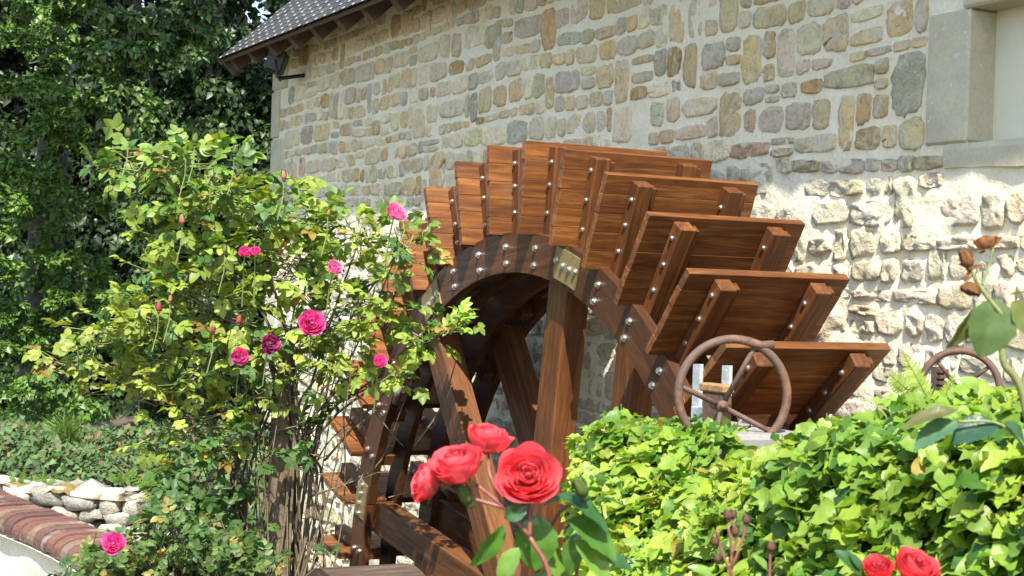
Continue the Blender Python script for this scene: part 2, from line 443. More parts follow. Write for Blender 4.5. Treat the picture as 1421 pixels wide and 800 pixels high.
# ------------------------------------------------------------------ ground, mill race, water
GZ = -0.15; RY0, RY1 = -.62, .445; RX0, RX1 = -16., 7.0
xs = [-120, RX0, RX1, 90]; ys = [-90, RY0, RY1, 140]
V = [(x, y, GZ) for y in ys for x in xs]
Fc = [(j*4+i, j*4+i+1, (j+1)*4+i+1, (j+1)*4+i) for j in range(3) for i in range(3) if not (i == 1 and j == 1)]
g = mk('ground', V, Fc, SOIL); g['kind'] = 'structure'
mb = MB()
mb.add([(RX0, RY0, GZ), (RX1, RY0, GZ), (RX1, RY0, -2.4), (RX0, RY0, -2.4), (RX0, RY1, GZ), (RX1, RY1, GZ), (RX1, RY1, -2.4), (RX0, RY1, -2.4)],
       [(0, 1, 2, 3), (5, 4, 7, 6), (3, 2, 6, 7), (4, 0, 3, 7), (1, 5, 6, 2)])
o = mb.build('mill_race', MORTAR); o['kind'] = 'structure'
o = mk('water', [(RX0, RY0, -1.82), (RX1, RY0, -1.82), (RX1, RY1, -1.82), (RX0, RY1, -1.82)], [(0, 1, 2, 3)], WATER); o['kind'] = 'structure'

# ------------------------------------------------------------------ mill building
YW = 0.45; XL = -5.20; XR = 7.0; ZE = 3.03
NX0, NX1, NZ0, NZ1, ND = 1.697, 2.45, 1.936, 2.355, .095      # niche opening
bld = thing('mill_building', 'pale rubble stone mill building with small slate roof', 'building', (0, YW, GZ))
# mortar face, displaced sheet
def wall_y(x, z):
    P = np.stack([x, z*0+3.1, z], -1)
    rough = np.clip((2.04-z)/.30, 0, 1)
    return YW-.004-(.003+.006*rough)*fbm(P*7., 3)-.008*rough*fbm(P*19., 2)-rough*.004
gx = np.unique(np.concatenate([np.arange(XL, NX0, .03), [NX0, NX1], np.arange(NX0+.03, NX1, .03), np.arange(NX1+.03, 3.2, .03), np.linspace(3.2, XR, 12)]))
gz = np.unique(np.concatenate([np.arange(-2.4, -1., .2), np.arange(-1., NZ0, .03), [NZ0, NZ1], np.arange(NZ0+.03, NZ1, .03), np.arange(NZ1+.03, 3.12, .03), [3.14]]))
GX, GZm = np.meshgrid(gx, gz); Yg = wall_y(GX, GZm)
inw = lambda x, z: (x > NX0+1e-4) & (x < NX1-1e-4) & (z > NZ0+1e-4) & (z < NZ1-1e-4)
V = np.stack([GX, Yg, GZm], -1).reshape(-1, 3); nx = len(gx)
cxm = (gx[1:]+gx[:-1])/2; czm = (gz[1:]+gz[:-1])/2
Fc = [(j*nx+i, j*nx+i+1, (j+1)*nx+i+1, (j+1)*nx+i) for j in range(len(gz)-1) for i in range(nx-1) if not inw(cxm[i], czm[j])]
wall = mk('wall', V, Fc, MORTAR, bld, smooth=True)
mb = MB(); BK = 6.5
mb.add([(XL, YW, -2.4), (XL, BK, -2.4), (XL, BK, 3.14), (XL, YW, 3.14), (XL, (YW+BK)/2, 6.0)], [(0, 3, 4, 2, 1)])
mb.add([(XR, YW, -2.4), (XR, BK, -2.4), (XR, BK, 3.14), (XR, YW, 3.14), (XR, (YW+BK)/2, 6.0)], [(0, 1, 2, 4, 3)])
mb.add([(XL, BK, -2.4), (XR, BK, -2.4), (XR, BK, 3.14), (XL, BK, 3.14)], [(1, 0, 3, 2)])
mb.build('side_wall', MORTAR, bld)

# stones
PAL = [((.56, .49, .335), 6), ((.58, .475, .29), 5), ((.53, .40, .22), 1.8), ((.54, .49, .385), 4), ((.64, .585, .445), 5), ((.46, .43, .36), 2.6), ((.52, .385, .27), .5), ((.44, .31, .15), .9)]
PW = np.array([p[1] for p in PAL]); PW = PW/PW.sum(); PC = np.array([p[0] for p in PAL])
def chaikin(P, n=2):
    for _ in range(n):
        Q = np.roll(P, -1, 0); P = np.stack([.75*P+.25*Q, .25*P+.75*Q], 1).reshape(-1, 2)
    return P
def stone_geo(poly, proud, rough, back=.03):
    """poly (n,2) in x,z about the wall plane -> verts, faces (front towards -Y)"""
    n = len(poly); c = poly.mean(0); V = []
    yb = YW
    lev = [(1.03, back), (1.0, -proud*.55), (.965, -proud*.95), (.72, -proud), (.36, -proud*1.02)]
    for k, (s, y) in enumerate(lev):
        q = c+(poly-c)*s
        yy = np.full(n, yb+y)
        if k >= 2: yy = yy-rough*fbm(np.stack([q[:, 0]*22, q[:, 1]*22, np.full(n, k*.1)], -1), 3)
        V.append(np.stack([q[:, 0], yy, q[:, 1]], -1))
    V = np.concatenate(V+[np.array([[c[0], yb-proud*1.08-rough*random.uniform(-.6, .8), c[1]]])])
    Fc = []
    for k in range(len(lev)-1):
        for i in range(n): Fc.append((k*n+i, k*n+(i+1) % n, (k+1)*n+(i+1) % n, (k+1)*n+i))
    b = (len(lev)-1)*n
    for i in range(n): Fc.append((b+i, b+(i+1) % n, len(V)-1))
    return V, Fc
stones = []
z = -1.05; row = 0
rowz = [z]
while rowz[-1] < 3.1: rowz.append(rowz[-1]+random.choice([.065, .08, .095, .11, .125])*random.uniform(.92, 1.1))
ph = [random.uniform(0, 6) for _ in rowz]
def rz(i, x): return rowz[i]+.014*math.sin(1.7*x+ph[i])+.009*math.sin(4.3*x+2*ph[i])
blocked = []          # rectangles (x0,x1,z0,z1) kept free for dressed stones
QUO = []
zq = -1.0; k = 0
while zq < 3.0:
    h = random.uniform(.2, .36); w = (.16, .27)[k % 2]+random.uniform(-.02, .03); QUO.append((XL, XL+w, zq, zq+h)); zq += h; k += 1
blocked += [(a-.1, b+.005, c, d) for a, b, c, d in QUO]
JAMB = (1.503, NX0, NZ0-.012, NZ1+.02); SILL = (1.60, NX1+.12, 1.846, NZ0); LINT = (NX0-.06, NX1+.1, NZ1, NZ1+.19)
JAMB2 = (NX1, NX1+.18, NZ0, NZ1)
blocked += [JAMB, SILL, LINT, JAMB2, (NX0, NX1, NZ0, NZ1)]
dressed = list(blocked)
def clear(x0, x1, z0, z1, lst=None, tol=.004):
    return not any(x1 > a+tol and x0 < b-tol and z1 > c+tol and z0 < d-tol for a, b, c, d in (lst or dressed))
for i in range(len(rowz)-1):
    x = XL+random.uniform(0, .1); new_block = []
    while x < 3.1:
        inb = [b for a, b, c, d in blocked if a-.035 <= x < b-.002 and rowz[i+1]-.022 > c and rowz[i]+.022 < d]
        if inb: x = max(inb)+.001; continue
        hh = rowz[i+1]-rowz[i]
        w = hh*random.choice([.8, 1.0, 1.2, 1.4, 1.7, 2.0, 2.4])*random.uniform(.9, 1.1)
        w = min(max(w, .085), .34)
        for (a, b, c, d) in blocked:      # stop short of a dressed stone
            if x < a < x+w+.03 and rowz[i+1]-.022 > c and rowz[i]+.022 < d: w = a-x-.002
        tall = random.random() < .13 and i+2 < len(rowz) and hh < .105 and clear(x, x+w, rowz[i]+.006, rowz[i+2]-.006, blocked)
        if tall: w = min(w, .24)
        x0, x1 = x, x+w; x = x1
        gap = random.uniform(.003, .009)
        cells = []
        iu = i+2 if tall else i+1
        zl0, zl1, zr0, zr1 = rz(i, x0), rz(iu, x0), rz(i, x1), rz(iu, x1)
        if tall: new_block.append((x0, x1, rowz[i+1]+.003, rowz[i+2]-.003))
        if not tall and hh > .10 and w < .24 and random.random() < .2:
            f = random.uniform(.4, .6); cells = [(0, f), (f, 1)]
        else: cells = [(0, 1)]
        for (f0, f1) in cells:
            t0 = random.uniform(0, .10) if random.random() < .5 else 0; t1 = random.uniform(0, .14) if random.random() < .5 else 0
            if random.random() < .02: continue
            g0, g1 = f0+t0*(f1-f0), f1-t1*(f1-f0)
            L0, L1, R0, R1 = zl0+(zl1-zl0)*g0+gap/2, zl0+(zl1-zl0)*g1-gap/2, zr0+(zr1-zr0)*g0+gap/2, zr0+(zr1-zr0)*g1-gap/2
            for (da, db, dc, dd_) in dressed:       # trim against dressed stones
                if x1-gap/2 > da+.004 and x0+gap/2 < db-.004:
                    if min(L0, R0) < dd_ < (L1+L0)/2: L0 = max(L0, dd_+.006); R0 = max(R0, dd_+.006)
                    elif (L1+L0)/2 <= dc < max(L1, R1): L1 = min(L1, dc-.006); R1 = min(R1, dc-.006)
            if min(L1-L0, R1-R0) < .022: continue
            if not clear(x0+gap/2, x1-gap/2, min(L0, R0), max(L1, R1)): continue
            if L1-L0 < .025 or x1-x0 < .045: continue
            a, b = x0+gap/2, x1-gap/2
            J = .115*min(b-a, L1-L0); jj = lambda: random.uniform(-J, J)*.8
            cj = lambda: random.uniform(0, J)
            if random.random() < .35: J *= 1.7
            pts = [(a+cj(), L0+cj()), ((a+b)/2+jj(), (L0+R0)/2+cj()*.3), (b-cj(), R0+cj()), (b-cj()*.3, (R0+R1)/2+jj()), (b-cj(), R1-cj()), ((a+b)/2+jj(), (L1+R1)/2-cj()*.3), (a+cj(), L1-cj()), (a+cj()*.3, (L0+L1)/2+jj())]
            if random.random() < .45: pts = [pts[ii] for ii in (0, 2, 3, 4, 6, 7)]
            elif random.random() < .4: pts = [pts[ii] for ii in (0, 1, 2, 4, 5, 6)]
            P = chaikin(np.array(pts), 1); P2 = (P+np.roll(P, -1, 0))/2
            P = np.stack([P, P2], 1).reshape(-1, 2); P = P+.05*min(b-a, L1-L0)*RNG.normal(0, .45, P.shape)
            zz = (L0+L1)/2
            if zz < 2.06: pr = random.uniform(.011, .018)*(1 if zz < 1.97 else .8); ro = random.uniform(.007, .017)*(1 if zz < 1.97 else .6)
            else: pr = random.uniform(.006, .014); ro = random.uniform(.002, .006)
            c = PC[RNG.choice(len(PAL), p=PW)]*random.uniform(.88, 1.25)*np.array([1.17, 1.11, .93])
            if zz < 1.97: c = .45*c+.55*np.array([.58, .535, .42])
            c = np.clip(c*np.array([random.uniform(.95, 1.05) for _ in range(3)]), 0, 1)
            stones.append((P, pr, ro, c))
        if x >= 3.1: blocked += new_block
cen = np.array([[P[:, 0].mean(), YW, P[:, 1].mean()] for P, *_ in stones])
area = np.array([np.ptp(P[:, 0])*np.ptp(P[:, 1]) for P, *_ in stones]); q = proj(cen)
vis = (q[:, 0] > 375) & (q[:, 0] < 1425) & (q[:, 1] > -5) & (q[:, 1] < 560)
vd = cen-CAM; cosv = vd[:, 1]/np.linalg.norm(vd, axis=1)
sz = area*cosv/q[:, 2]**2
R_ = np.hypot(cen[:, 0]+.0, cen[:, 2])
hid = (q[:, 0] > 590) & (q[:, 0] < 1000) & (q[:, 1] > 330)
sz[~vis] = 0; sz[hid] *= .2
pick = set(np.argsort(-sz)[:300].tolist())
rest = MB()
for i, (P, pr, ro, c) in enumerate(stones):
    V, Fc = stone_geo(P, pr, ro)
    if i in pick: mk('stone', V, Fc, STONE, wall, c, True)
    else: rest.add(V, Fc, c)
o = rest.build('small_stone_infill', STONE, wall, True); o['kind'] = 'stuff'
for (a, b, c, d) in QUO:
    V, Fc = boxgeo(a-.008, b-.008, YW-.018-random.uniform(0, .006), YW+.35, c+.005, d-.006, .010)
    mk('quoin', V, Fc, ASHLAR, wall)
# niche
niche = mk('niche', [(NX0, YW+ND, NZ0), (NX1, YW+ND, NZ0), (NX1, YW+ND, NZ1), (NX0, YW+ND, NZ1)], [(0, 1, 2, 3)], PANEL, bld)
def part_box(name, r, y0, y1, mat, parent, bev=.008):
    V, Fc = boxgeo(r[0], r[1], y0, y1, r[2], r[3], bev); return mk(name, V, Fc, mat, parent)
part_box('jamb_stone', (JAMB[0]+.004, JAMB[1]+.001, JAMB[2]+.014, JAMB[3]-.021), YW-.016, YW+ND+.05, ASHLAR, niche)
part_box('jamb_stone', JAMB2, YW-.016, YW+ND+.05, ASHLAR, niche)
part_box('lintel', (LINT[0]+.03, LINT[1], LINT[2], LINT[3]), YW-.022, YW+ND+.05, ASHLAR, niche)
sx = np.linspace(SILL[0], SILL[1], 16); mb = MB()
V = []; 
for t in sx:
    w = .006*math.sin(9*t)+random.uniform(-.004, .004)
    V += [(t, YW+ND+.05, SILL[2]+.01+w), (t, YW-.016+w*.5, SILL[2]+.012+w), (t, YW-.020+w, SILL[3]-.02+w*.3), (t, YW-.014+w*.5, SILL[3]-.001), (t, YW+ND+.05, SILL[3]-.001)]
Fc = [(i*5+k, (i+1)*5+k, (i+1)*5+k+1, i*5+k+1) for i in range(15) for k in range(4)]+[(4, 3, 2, 1, 0), tuple(75+k for k in range(5))]
mk('sill', V, Fc, ASHLAR, niche)
# roof: eave line at Y=.2, z~3.02
EY, EZ, PT = .10, 2.965, math.radians(42)
XG = -5.37
sl = Vector((0, math.cos(PT), math.sin(PT))); nrm = Vector((0, -math.sin(PT), math.cos(PT)))
mb = MB(); RL = 4.2
def rp(x, s, h): 
    p = Vector((x, EY, EZ))+sl*s+nrm*h; return tuple(p)
mb.add([rp(XG, 0, -.012), rp(XR, 0, -.012), rp(XR, RL, -.012), rp(XG, RL, -.012), rp(XG, .0, -.035), rp(XR, .0, -.035), rp(XR, RL, -.035), rp(XG, RL, -.035)],
       [(0, 1, 2, 3), (7, 6, 5, 4), (4, 5, 1, 0), (5, 6, 2, 1), (6, 7, 3, 2), (7, 4, 0, 3)])
BOARD = mat_simple('roof_board', (.10, .068, .046), .85, 0, .3, 20, .3)
roof = mb.build('roof', BOARD, bld)
SW, EXP = .15, .088
V, Fc = boxgeo(-SW/2+.0018, SW/2-.0018, 0, .17, 0, .006, .0015); slate_me = bpy.data.meshes.new('slate'); slate_me.from_pydata(V, [], Fc); slate_me.materials.append(SLATE)
HOOK = mat_simple('slate_hook', (.46, .46, .43), .5, .2, .1, 50, 0)
hk = MB(); hk.box(-.006, .006, -.003, .014, .0065, .010); 
rest = MB(); hooks = MB(); ns = 0
Rx = Matrix.Rotation(PT, 4, 'X')
for r_ in range(12):
    x = XG+(.5 if r_ % 2 else 0)*SW+SW*.5
    while x < -1.2:
        Mx = Matrix.Translation(Vector(rp(x, r_*EXP+random.uniform(-.003, .003), .001)))@Matrix.Rotation(PT, 4, 'X')@Matrix.Rotation(-.035+random.uniform(-.006, .006), 4, 'X')
        Mx = Mx@Matrix.Translation((0, -.02, .004))
        if r_ < 9 and ns < 290 and x < -1.9+.0*r_: inst('slate', slate_me, Mx, roof); ns += 1
        else: rest.add([tuple(Mx@Vector(q)) for q in V], Fc)
        hooks.add([tuple(Mx@Vector(q)) for q in hk.v], hk.f)
        x += SW
o = rest.build('upper_slates', SLATE, roof); o['kind'] = 'stuff'
o = hooks.build('slate_hooks', HOOK, roof); o['kind'] = 'stuff'
mk('slate_sheet', [rp(-1.26, -.02, .006), rp(XR, -.02, .006), rp(XR, RL, .006), rp(-1.26, RL, .006)], [(0, 1, 2, 3)], SLATE, roof)
mk('slate_sheet', [rp(XG, 12*EXP, .006), rp(-1.26, 12*EXP, .006), rp(-1.26, RL, .006), rp(XG, RL, .006)], [(0, 1, 2, 3)], SLATE, roof)
mk('back_slope', [(XG, 6.75, 3.1), (XR, 6.75, 3.1), rp(XR, RL, .0), rp(XG, RL, .0)], [(1, 0, 3, 2)], SLATE, roof)
x = XG+.06
while x < 4:
    V, Fc = boxgeo(-.035, .035, .03, .75, -.135, -.037, .004); Mx = Matrix.Translation(Vector(rp(x, 0, 0)))@Rx
    mk('rafter', [tuple(Mx@Vector(q)) for q in V], Fc, BOARD, bld); x += .42
V, Fc = boxgeo(XL, XR, YW-.05, YW+.10, 3.10, 3.22, .0); mk('wall_plate', V, Fc, BOARD, bld)
V, Fc = boxgeo(-.022, .0, .0, RL, -.15, -.002, .003); Mx = Matrix.Translation(Vector(rp(XG, 0, 0)))@Rx
mk('barge_board', [tuple(Mx@Vector(q)) for q in V], Fc, BOARD, bld)
# flood light on the corner
fl = thing('floodlight', 'black floodlight on a bracket under the slate eave at the wall corner', 'lamp', tuple(onp(385, 92, 1, YW-.15)))
c = Vector(onp(384, 86, 1, YW-.2))
Mx = Matrix.Translation(c)@Matrix.Rotation(math.radians(-25), 4, 'Z')@Matrix.Rotation(math.radians(-18), 4, 'X')
V, Fc = boxgeo(-.085, .085, -.05, .06, -.075, .075, .012); mk('housing', [tuple(Mx@Vector(q)) for q in V], Fc, DARKMETAL, fl)
V, Fc = boxgeo(-.07, .07, -.058, -.0505, -.06, .06, .003); mk('lens', [tuple(Mx@Vector(q)) for q in V], Fc, GLASS, fl)
mb = MB(); mb.tube([tuple(Mx@Vector((.1, .0, 0))), tuple(Mx@Vector((.1, .05, -.1))), tuple(Mx@Vector((-.1, .05, -.1))), tuple(Mx@Vector((-.1, 0, 0)))], .009, 6)
mb.tube([tuple(Mx@Vector((0, .05, -.1))), (c.x+.02, YW+.01, c.z-.07)], .014, 6); mb.build('bracket', DARKMETAL, fl)

# ------------------------------------------------------------------ water wheel
RO, RI, LP, RIN = 2.0, 1.647, .627, 1.50
wheel = thing('water_wheel', 'large varnished brown timber water wheel with plank paddles beside the stone wall', 'water wheel', (0, 0, -2.0))
def bolt_mesh():
    mb = MB(); n = 10
    for (r, y0, y1) in ((.0105, 0, -.0025), (.0072, -.0025, -.009)):
        V = [(r*math.cos(2*math.pi*k/n), y, r*math.sin(2*math.pi*k/n)) for y in (y0, y1) for k in range(n)]
        mb.add(V, [(k, n+k, n+(k+1) % n, (k+1) % n) for k in range(n)]+[tuple(n+k for k in range(n))])
    me = bpy.data.meshes.new('bolt'); me.from_pydata(mb.v, [], mb.f); me.materials.append(STEEL); return me
BOLT = bolt_mesh()
ph_h = (RO-RI)/5
planks = []
for k in range(5):
    var = []
    for s in range(3):
        V, Fc = boxgeo(-.028, 0, -LP/2+random.uniform(-.002, .003), LP/2-random.uniform(0, .004), .0004, ph_h-.0004, .0012)
        me = bpy.data.meshes.new('plank'); me.from_pydata(V, [], Fc); me.materials.append(WOOD); var.append(me)
    planks.append(var)
def bmesh_of(name, args, mat):
    V, Fc = boxgeo(*args); me = bpy.data.meshes.new(name); me.from_pydata(V, [], Fc); me.materials.append(mat); return me
ARMN = bmesh_of('arm', (.0015, .056, -.215, -.155, 1.505, 1.985, .003), WOODR)
ARMF = bmesh_of('arm', (.0015, .056, .155, .215, 1.505, 1.985, .003), WOODR)
BATN = bmesh_of('batten', (.0015, .036, -.1535, -.125, 1.70, 1.972, .003), WOODR)
BATF = bmesh_of('batten', (.0015, .036, .2165, .245, 1.70, 1.972, .003), WOODR)
nb = 0
for k in range(40):
    th = math.radians(50.164-9*k)
    Mp = Matrix.Rotation(th+random.uniform(-.003, .003), 4, 'Y')
    p = bpy.data.objects.new('paddle', None); COL.objects.link(p); p.empty_display_size = .1; p.matrix_basis = Mp; adopt(p, wheel); WLOC[p.name] = Mp
    for nm_, me_ in (('arm', ARMN), ('arm', ARMF), ('batten', BATN), ('batten', BATF)): inst(nm_, me_, Mp, p)
    vis_ = -96 < math.degrees(th) < 62
    for j in range(5):
        Ml = Mp@Matrix.Translation((random.uniform(-.0005, .0005), random.uniform(-.0015, .0015), RI+j*ph_h))
        inst('plank', random.choice(planks[j]), Ml, p)
    for s in ((-1, 1) if vis_ else ()):
        for zz in (1.73, 1.83, 1.935):
            if s < 0: inst('bolt', BOLT, Mp@Matrix.Translation((.028+random.uniform(-.004, .004), -.215, zz+random.uniform(-.012, .012))), p)
            else: inst('bolt', BOLT, Mp@Matrix.Translation((.028, .155, zz-.02)), p)
    
def ring_geo(r0, r1, y0, y1, a0, a1, n):
    V = []; full = abs(a1-a0-2*math.pi) < 1e-6; m = n if full else n+1
    for i in range(m):
        a = a0+(a1-a0)*i/n; s, c = math.sin(a), math.cos(a)
        V += [(r0*s, y0, r0*c), (r1*s, y0, r1*c), (r1*s, y1, r1*c), (r0*s, y1, r0*c)]
    Fc = []
    for i in range(n):
        j = (i+1) % m
        for q in range(4): Fc.append((i*4+q, j*4+q, j*4+(q+1) % 4, i*4+(q+1) % 4))
    if not full: Fc += [(3, 2, 1, 0), (n*4, n*4+1, n*4+2, n*4+3)]
    return V, Fc
JA = 15.5
for s in (-1, 1):
    y0, y1 = sorted((s*.108, s*.078)); V, Fc = ring_geo(RIN+.004, 1.64, y0, y1, 0, 2*math.pi, 80)
    rim = mk('rim', V, Fc, WOODX, wheel)
    y0, y1 = sorted((s*.255, s*.2165))
    for j in range(8):
        a0, a1 = math.radians(JA-45*j+.12), math.radians(JA+45-45*j-.12)
        mid = (a0+a1)/2
        V, Fc = ring_geo(RIN, 1.655, y0, y1, a0-mid, a1-mid, 12)
        Mx = Matrix.Rotation(mid, 4, 'Y'); me = bpy.data.meshes.new('felloe'); me.from_pydata(V, [], Fc); me.materials.append(WOODX)
        inst('felloe', me, Mx, rim)
        # splice plate
        a = math.radians(JA-45*j); Mx = Matrix.Rotation(a, 4, 'Y')
        yy = s*.2345
        if s < 0:
            V, Fc = ring_geo(1.518, 1.636, -.2615, -.2555, -.056, .056, 4); me = bpy.data.meshes.new('splice_plate'); me.from_pydata(V, [], Fc); me.materials.append(BRASS)
            inst('splice_plate', me, Mx, rim)
            if j < 4 or j > 6:
                for tt in (-.045, -.014, .018, .047): inst('bolt', BOLT, Mx@Matrix.Rotation(tt, 4, 'Y')@Matrix.Translation((0, -.2615, 1.578+random.uniform(-.01, .01)))@Matrix.Scale(1.25, 4), rim)
    if s < 0:
        for k in range(40):
            th = 50.164-9*k
            if not -100 < th < 66: continue
            if min(abs((th+1.1-JA+45*j+180) % 360-180) for j in range(8)) < 3.8: continue
            Mp = Matrix.Rotation(math.radians(th+1.1), 4, 'Y')
            for rr in (1.535, 1.60): inst('bolt', BOLT, Mp@Matrix.Translation((random.uniform(-.006, .006), -.255, rr))@Matrix.Scale(1.3, 4), rim)
for s in (-1, 1):
    for j in range(8):
        a = math.radians(8.0-45*j-(1.5 if j == 2 else 0)); off = {0: .07, 1: .025, 2: .17}.get(j, .05)
        y0, y1 = sorted((s*.212, s*.112))
        V, Fc = boxgeo(-.072+off, .072+off, y0, y1, .16, math.sqrt(1.53**2-off**2)-.01, .004)
        me = bpy.data.meshes.new('spoke'); me.from_pydata(V, [], Fc); me.materials.append(WOODR)
        inst('spoke', me, Matrix.Rotation(a, 4, 'Y'), wheel)
V, Fc = tubegeo([(0, -.98, 0), (0, YW+.1, 0)], .24, 12); mk('axle', V, Fc, WOODOLD, wheel)
for s in (-1, 1):
    y0, y1 = sorted((s*.25, s*.05)); V, Fc = ring_geo(.2405, .30, y0, y1, 0, 2*math.pi, 24); mk('hub_band', V, Fc, RUST, wheel)
for (px, py, px2, py2) in ((652, 381, 692, 377), (548, 560, 556, 531)):
    A, B = onp(px, py, 1, -.275), onp(px2, py2, 1, -.275)
    if px > 600: A, B = onp(656, 381, 1, -.16), onp(694, 377, 1, -.06)
    mb = MB(); mb.tube([A, B], .014, 8); r_ = mb.build('tie_rod', ROD, wheel, True)
    t = B if px < 600 else A; d = (A-B)/np.linalg.norm(A-B)*(-1 if px < 600 else 1)
    mb = MB(); mb.tube([t, t+d*.022], .0155, 8); mb.build('rod_tip', REDPAINT, r_, True)
# bearing block under the axle's near end
bb = thing('bearing_block', 'weathered timber bearing block carrying the water wheel axle', 'bearing', (0, -.82, -.15))
mb = MB()
n = 14; V = []
for y in (-1.0, -.64):
    V += [(-.36, y, -.15)]+[(.36*math.cos(math.pi*(1-k/n)), y, .05+.34*math.sin(math.pi*(1-k/n))) for k in range(n+1)]+[(.36, y, -.15)]
m_ = n+3
mb.add(V, [tuple(range(m_)), tuple(range(2*m_-1, m_-1, -1))]+[(k, m_+k, m_+(k+1) % m_, (k+1) % m_) for k in range(m_)])
mb.build('block', WOODOLD, bb)

# ------------------------------------------------------------------ sluice gear and pier
LEDGE = onp(1010, 594, 1, -.78)
zt = float(LEDGE[2])
pier = thing('sluice_pier', 'grey stone pier with a flat ledge behind the ivy', 'pier', (LEDGE[0], -.78, GZ))
V, Fc = boxgeo(LEDGE[0]-.24, LEDGE[0]+.17, -.93, -.645, zt-.1, zt, .012); mk('ledge', V, Fc, ASHLARG, pier)
V, Fc = boxgeo(LEDGE[0]-.22, LEDGE[0]+.15, -.91, -.66, GZ, zt-.1005, .012); mk('shaft', V, Fc, ASHLARG, pier)
gear = thing('sluice_gear', 'galvanised slotted uprights holding a rusty bearing on the pier ledge', 'sluice gear', (LEDGE[0], -.74, zt))
for px0, px1, pyt in ((962, 973, 506), (1003, 1013, 508)):
    A = onp((px0+px1)/2, pyt, 1, -.74); w = .012
    mb = MB(); hz = A[2]-zt; nseg = 7
    for s in (-1, 1): mb.box(A[0]+s*w-.004, A[0]+s*w+.004, -.742, -.738, zt, A[2])
    for i in range(nseg+1):
        z0 = zt+hz*i/nseg; mb.box(A[0]-w+.0041, A[0]+w-.0041, -.742, -.738, max(zt, z0-.009), min(A[2], z0+.009))
    mb.box(A[0]-w-.004, A[0]-w-.001, -.7379, -.712, zt, A[2])
    mb.build('upright', GALV, gear)
A = onp(985, 594, 1, -.74)
V, Fc = boxgeo(A[0]-.075, A[0]+.0, -.75, -.70, zt+.0005, zt+.035, .002); mk('foot_angle', V, Fc, GALV, gear)
A0, A1 = onp(975, 600, 1, -.755), onp(1014, 535, 1, -.755)
V, Fc = boxgeo(A0[0]+.02, A1[0]-.004, -.775, -.744, zt+.001, A1[2]-.022, .006); mk('bearing', V, Fc, RUST, gear)
V, Fc = boxgeo(A0[0]+.008, A1[0]+.004, -.778, -.744, A1[2]-.021, A1[2]+.0, .004); mk('bearing_cap', V, Fc, mat_simple('ochre_rust', (.27, .15, .055), .8, 0, .4, 50, .4), gear)
def handwheel(name, label, cpx, cpy, hpx, hpy, yplane, rad, tilt, stub, spk, pr):
    C_ = onp(cpx, cpy, 1, yplane); t = thing(name, label, 'handwheel', tuple(C_), 'sluice handwheels')
    ax = -FWD*math.cos(tilt)+RGT*math.sin(tilt); ax[2] += .05; ax /= np.linalg.norm(ax)
    u = np.cross([0, 0, 1], ax); u /= np.linalg.norm(u); w = np.cross(ax, u)
    pts = [C_+rad*(math.cos(a)*u+math.sin(a)*w) for a in np.linspace(0, 2*math.pi, 48, endpoint=False)]
    V, Fc = tubegeo(pts, pr, 10, closed=True); mk('rim', V, Fc, RUST, t, smooth=True)
    H = C_-ax*.0+u*((hpx-cpx)/FPX*np.dot(C_-CAM, FWD))-w*((hpy-cpy)/FPX*np.dot(C_-CAM, FWD))-ax*.045
    for a in spk:
        E_ = C_+rad*(math.cos(a)*u+math.sin(a)*w)
        mb = MB(); mb.tube([H, H*.4+E_*.6, E_], [pr*.62, pr*.6, pr*.58], 8); mb.build('spoke', RUST, t, True)
    mb = MB(); mb.tube([H+ax*.014, H-ax*.02], pr*1.35, 8); mb.tube([H-ax*.02, H-ax*.09], pr*.9, 8); mb.tube([H+ax*.020, H+ax*.014], pr*.7, 6); mb.build('hub', RUST, t, True)
    if stub:
        a0 = math.radians(74); A = C_+rad*(math.cos(a0)*u+math.sin(a0)*w); tg = -(-math.sin(a0)*u+math.cos(a0)*w)
        mb = MB(); mb.tube([A-tg*.006+ax*.004, A+tg*.03+ax*.002-w*0, A+tg*.062+w*.012], [pr*1.04, pr*1.04, pr*1.0], 10); mb.build('handle_stub', RUST, t, True)
    return t
r1 = 77/FPX*float(np.dot(onp(1017, 547, 1, -.83)-CAM, FWD))
handwheel('handwheel', 'rusty pipe handwheel with four spokes standing in front of the lowest paddle', 1017, 548, 1008, 565, -.83, r1, math.radians(6), True,
          [math.radians(a) for a in (66, 172, 318, 250)], .0108)
h2 = handwheel('handwheel', 'small rusty handwheel with a toothed rack against the stone wall, half hidden by ivy', 1332, 540, 1332, 540, -.10, 52/FPX*4.2, math.radians(-12), False,
          [math.radians(a) for a in (40, 130, 220, 310)], .0095)
A = onp(1300, 548, 1, -.05); mb = MB(); mb.box(A[0]-.014, A[0]+.006, -.06, -.03, A[2]-.5, A[2]+.075)
for i in range(14): 
    zz = A[2]+.07-i*.016; mb.box(A[0]+.0061, A[0]+.022, -.06, -.03, zz-.009, zz)
mb.build('toothed_rack', RUST, h2)
A = onp(1324, 560, 1, -.05); mb = MB(); mb.box(A[0]-.02, A[0]+.02, -.05, .0, A[2]-.6, A[2]+.03); mb.build('gear_post', RUST, h2)

